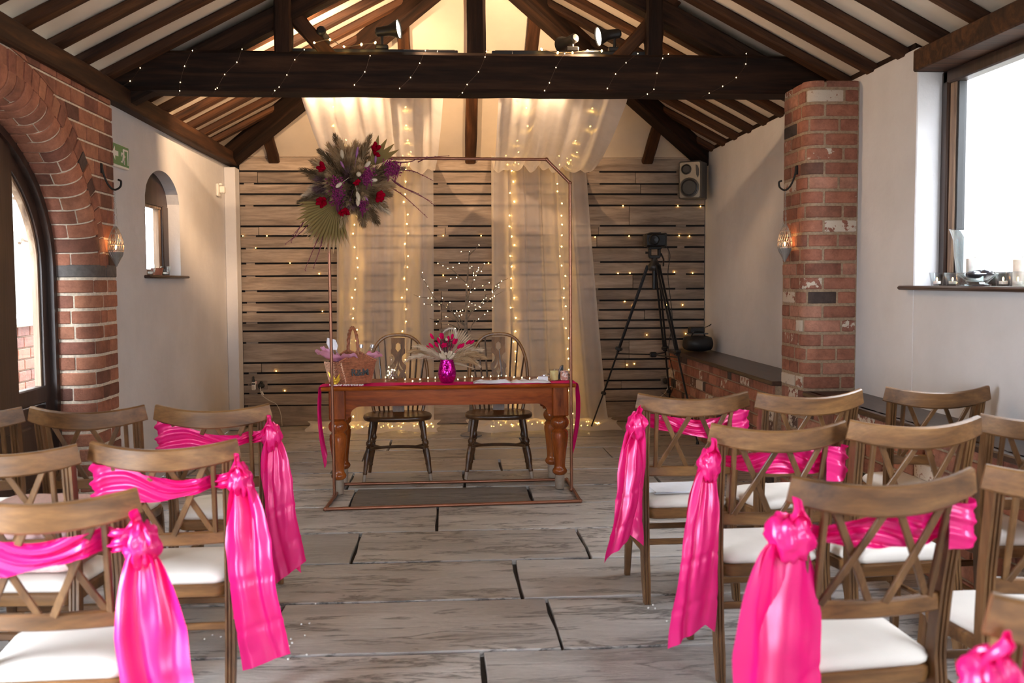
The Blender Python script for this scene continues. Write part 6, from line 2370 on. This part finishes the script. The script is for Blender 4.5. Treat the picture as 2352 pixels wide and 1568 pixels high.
# gold leaf ornament and pearl trim in front of the basket
gp = on_table(779, 877); gp.y = 6.845
gold = plain('gold_leaf', srgb(222, 180, 58), .3, .6)
t = empty('gold_ornament', 'small gold leaf ornament in front of the picnic basket', 'ornament', gp)
MB().ball(gp + V((.0, 0, .016)), (.016, .015, .015), 14, 10).build('bud', gold, t)
MB().ball(gp + V((.002, 0, .034)), (.013, .012, .012), 14, 10).build('bud', gold, t)
for dx, L in ((-.55, .10), (.45, .08), (.9, .055), (-.2, .06)): leaf(gp + V((0, 0, .012)), (dx, -.05, 1), (0.3, -1, 0), L, .011, gold, t, 'gold_leaf')
pt = empty('pearl_garland', 'pale pearl garland lying along the table edge before the basket', 'garland', on_table(800, 879))
pearl = plain('pearl', srgb(240, 222, 224), .25)
pm = MB()
for k in range(90):
    if 34 < k < 40 or k % 11 == 0: continue
    q = on_table(762 + k * .86, 880.2 + 1.0 * math.sin(k * .9)); q.y = 6.825 + .014 * math.sin(k * 1.7); q.z = TT + .009
    pm.ball(q, .0048, 6, 5)
o = pm.build('pearl_strand', pearl, pt, smooth=80)
o['kind'] = 'stuff'

# ================================================================== lit twig tree behind the table
M['bark'] = plain('frosted_bark', srgb(112, 100, 90), .8, var=.3, scale=50, bump=.5)
LY = 9.36
tb_ = at(1082, 972, LY); tb_.z = 0
lt = empty('lit_twig_tree', 'bare twig tree with tiny warm white lights behind the table', 'tree', V((tb_.x, LY, 0)))
s0 = 6.532
C4 = lambda x, y, dy=0: at(950 + x / s0, 540 + y / s0, LY + dy)
trunk = [V((tb_.x, LY, .02)), V((tb_.x + .0, LY, .35)), C4(790, 1480), C4(788, 1240), C4(792, 1000), C4(800, 740), C4(820, 520), C4(833, 300)]
sp = smoothpath(trunk, 5)
MB().tube(sp, [lerp(.022, .004, (i / (len(sp) - 1)) ** .8) for i in range(len(sp))], 8).build('trunk', M['bark'], lt)
branches = [[(800, 720), (690, 630), (585, 520), (510, 495), (365, 425)], [(690, 630), (640, 633), (560, 650), (500, 690)], [(585, 520), (595, 470), (690, 420)], [(833, 300), (830, 245), (715, 248)], [(833, 300), (870, 262), (920, 215), (980, 148)],
            [(805, 1020), (835, 880), (880, 720), (940, 600), (1000, 540), (1060, 425)], [(880, 720), (900, 660), (895, 570), (845, 490)], [(905, 650), (950, 545), (975, 490)], [(895, 590), (890, 500), (868, 470)],
            [(795, 1280), (860, 1170), (930, 1105), (1000, 1070), (1085, 1010), (1150, 955), (1215, 910), (1345, 840)], [(1000, 1070), (1040, 1000), (1080, 935), (1085, 890), (1180, 870), (1280, 780)], [(1075, 900), (1072, 820)], [(1180, 870), (1230, 760), (1320, 690), (1420, 650)],
            [(1180, 840), (1275, 745)], [(920, 800), (1040, 758), (1135, 710)], [(840, 870), (920, 800)], [(770, 1360), (690, 1300), (620, 1200), (540, 1120), (490, 1085), (410, 1020), (300, 920), (210, 765), (115, 620)], [(300, 920), (270, 940), (90, 925), (0, 890)], [(410, 1020), (385, 1045), (270, 1045), (160, 1030)],
            [(540, 1120), (520, 1045), (545, 1005)], [(490, 1085), (435, 945)], [(690, 1390), (640, 1260), (590, 1170), (560, 1030)], [(690, 1300), (680, 1250), (700, 1145), (735, 1125), (830, 1075)], [(640, 1260), (600, 1262), (515, 1228), (370, 1265), (240, 1250)], [(660, 1400), (600, 1360), (520, 1335), (345, 1330)],
            [(850, 1450), (880, 1340), (975, 1255), (1070, 1188), (1110, 1138)], [(880, 1340), (915, 1245)], [(790, 1060), (835, 1000), (880, 1020), (925, 1045)], [(795, 1100), (860, 1130), (930, 1105)], [(770, 1360), (650, 1180), (620, 1165)], [(870, 1170), (700, 1140)], [(930, 1105), (1185, 1085)]]
r = random.Random(6)
for k, bpts in enumerate(branches):
    dy = r.uniform(-.22, .22)
    P = [C4(x, y, dy * (j / max(1, len(bpts) - 1))) for j, (x, y) in enumerate(bpts)]
    sp = smoothpath(P, 4)
    MB().tube(sp, [lerp(.0058, .0018, i / (len(sp) - 1)) for i in range(len(sp))], 6).build('branch', M['bark'], lt)
bulbs = [(980, 148), (920, 215), (833, 245), (868, 262), (715, 248), (365, 425), (440, 458), (515, 498), (592, 482), (685, 422), (1062, 426), (872, 470), (845, 492), (888, 497), (975, 488), (968, 522), (950, 545), (1015, 542), (900, 568), (900, 602), (935, 606), (560, 653), (645, 633), (500, 690), (910, 670),
         (132, 558), (157, 668), (210, 765), (283, 862), (790, 740), (818, 770), (920, 800), (1038, 758), (1135, 712), (1320, 688), (1275, 745), (1235, 765), (1278, 782), (857, 853), (1070, 822), (1180, 840), (1185, 860), (1085, 940), (1055, 968), (1212, 914), (1180, 936), (1150, 955), (1030, 1005), (1047, 1018), (985, 1068), (1000, 1082),
         (88, 922), (218, 944), (268, 942), (432, 944), (160, 1032), (272, 1046), (385, 1045), (412, 1020), (545, 1006), (518, 1046), (492, 1085), (838, 998), (876, 1020), (922, 1046), (826, 1072), (930, 1108), (860, 1132), (735, 1125), (700, 1142), (648, 1138), (618, 1170), (722, 1195), (683, 1212), (598, 1262), (485, 1222), (513, 1230), (368, 1265),
         (345, 1330), (520, 1336), (975, 1256), (1067, 1188), (1110, 1138), (1182, 1083), (622, 1400)]
for x, y in bulbs: put('bulb', bulb_tree, lt, Matrix.Translation(C4(x, y, -.012) - V((tb_.x, LY, 0))))
MB().lathe([(0, .0), (.10, .0), (.105, .012), (.09, .022), (.035, .04), (.026, .12), (.023, .14)], 16, Matrix.Translation(V((tb_.x, LY, 0)))).build('stand_base', plain('grey_wrap', srgb(128, 122, 118), .8, bump=.4), lt)

# ================================================================== beads scattered on the flagstones
bead = plain('clear_bead', srgb(222, 220, 214), .12, spec=.9)
bead_me = MB().ball((0, 0, 0), (.0055, .0055, .0045), 8, 6).mesh('bead', bead, 80)
lab = 'tiny pale glass bead lying on flagstones by the aisle chairs'
for x, y in [(645, 1468), (655, 1487), (658, 1478), (668, 1466), (671, 1475), (700, 1458), (711, 1430), (664, 1482), (645, 1484), (705, 1502), (692, 1432), (725, 1385), (470, 1466), (488, 1457), (507, 1461), (662, 1512),
             (1489, 1395), (1505, 1396), (1531, 1425), (1569, 1434), (1611, 1403), (1610, 1413), (1500, 1388), (1542, 1428)]:
    p = atz(x, y, .004)
    tag(put('floor_bead', bead_me, None, Matrix.Translation(V((p.x, p.y, .003)))), lab, 'bead', 'beads scattered on the floor')
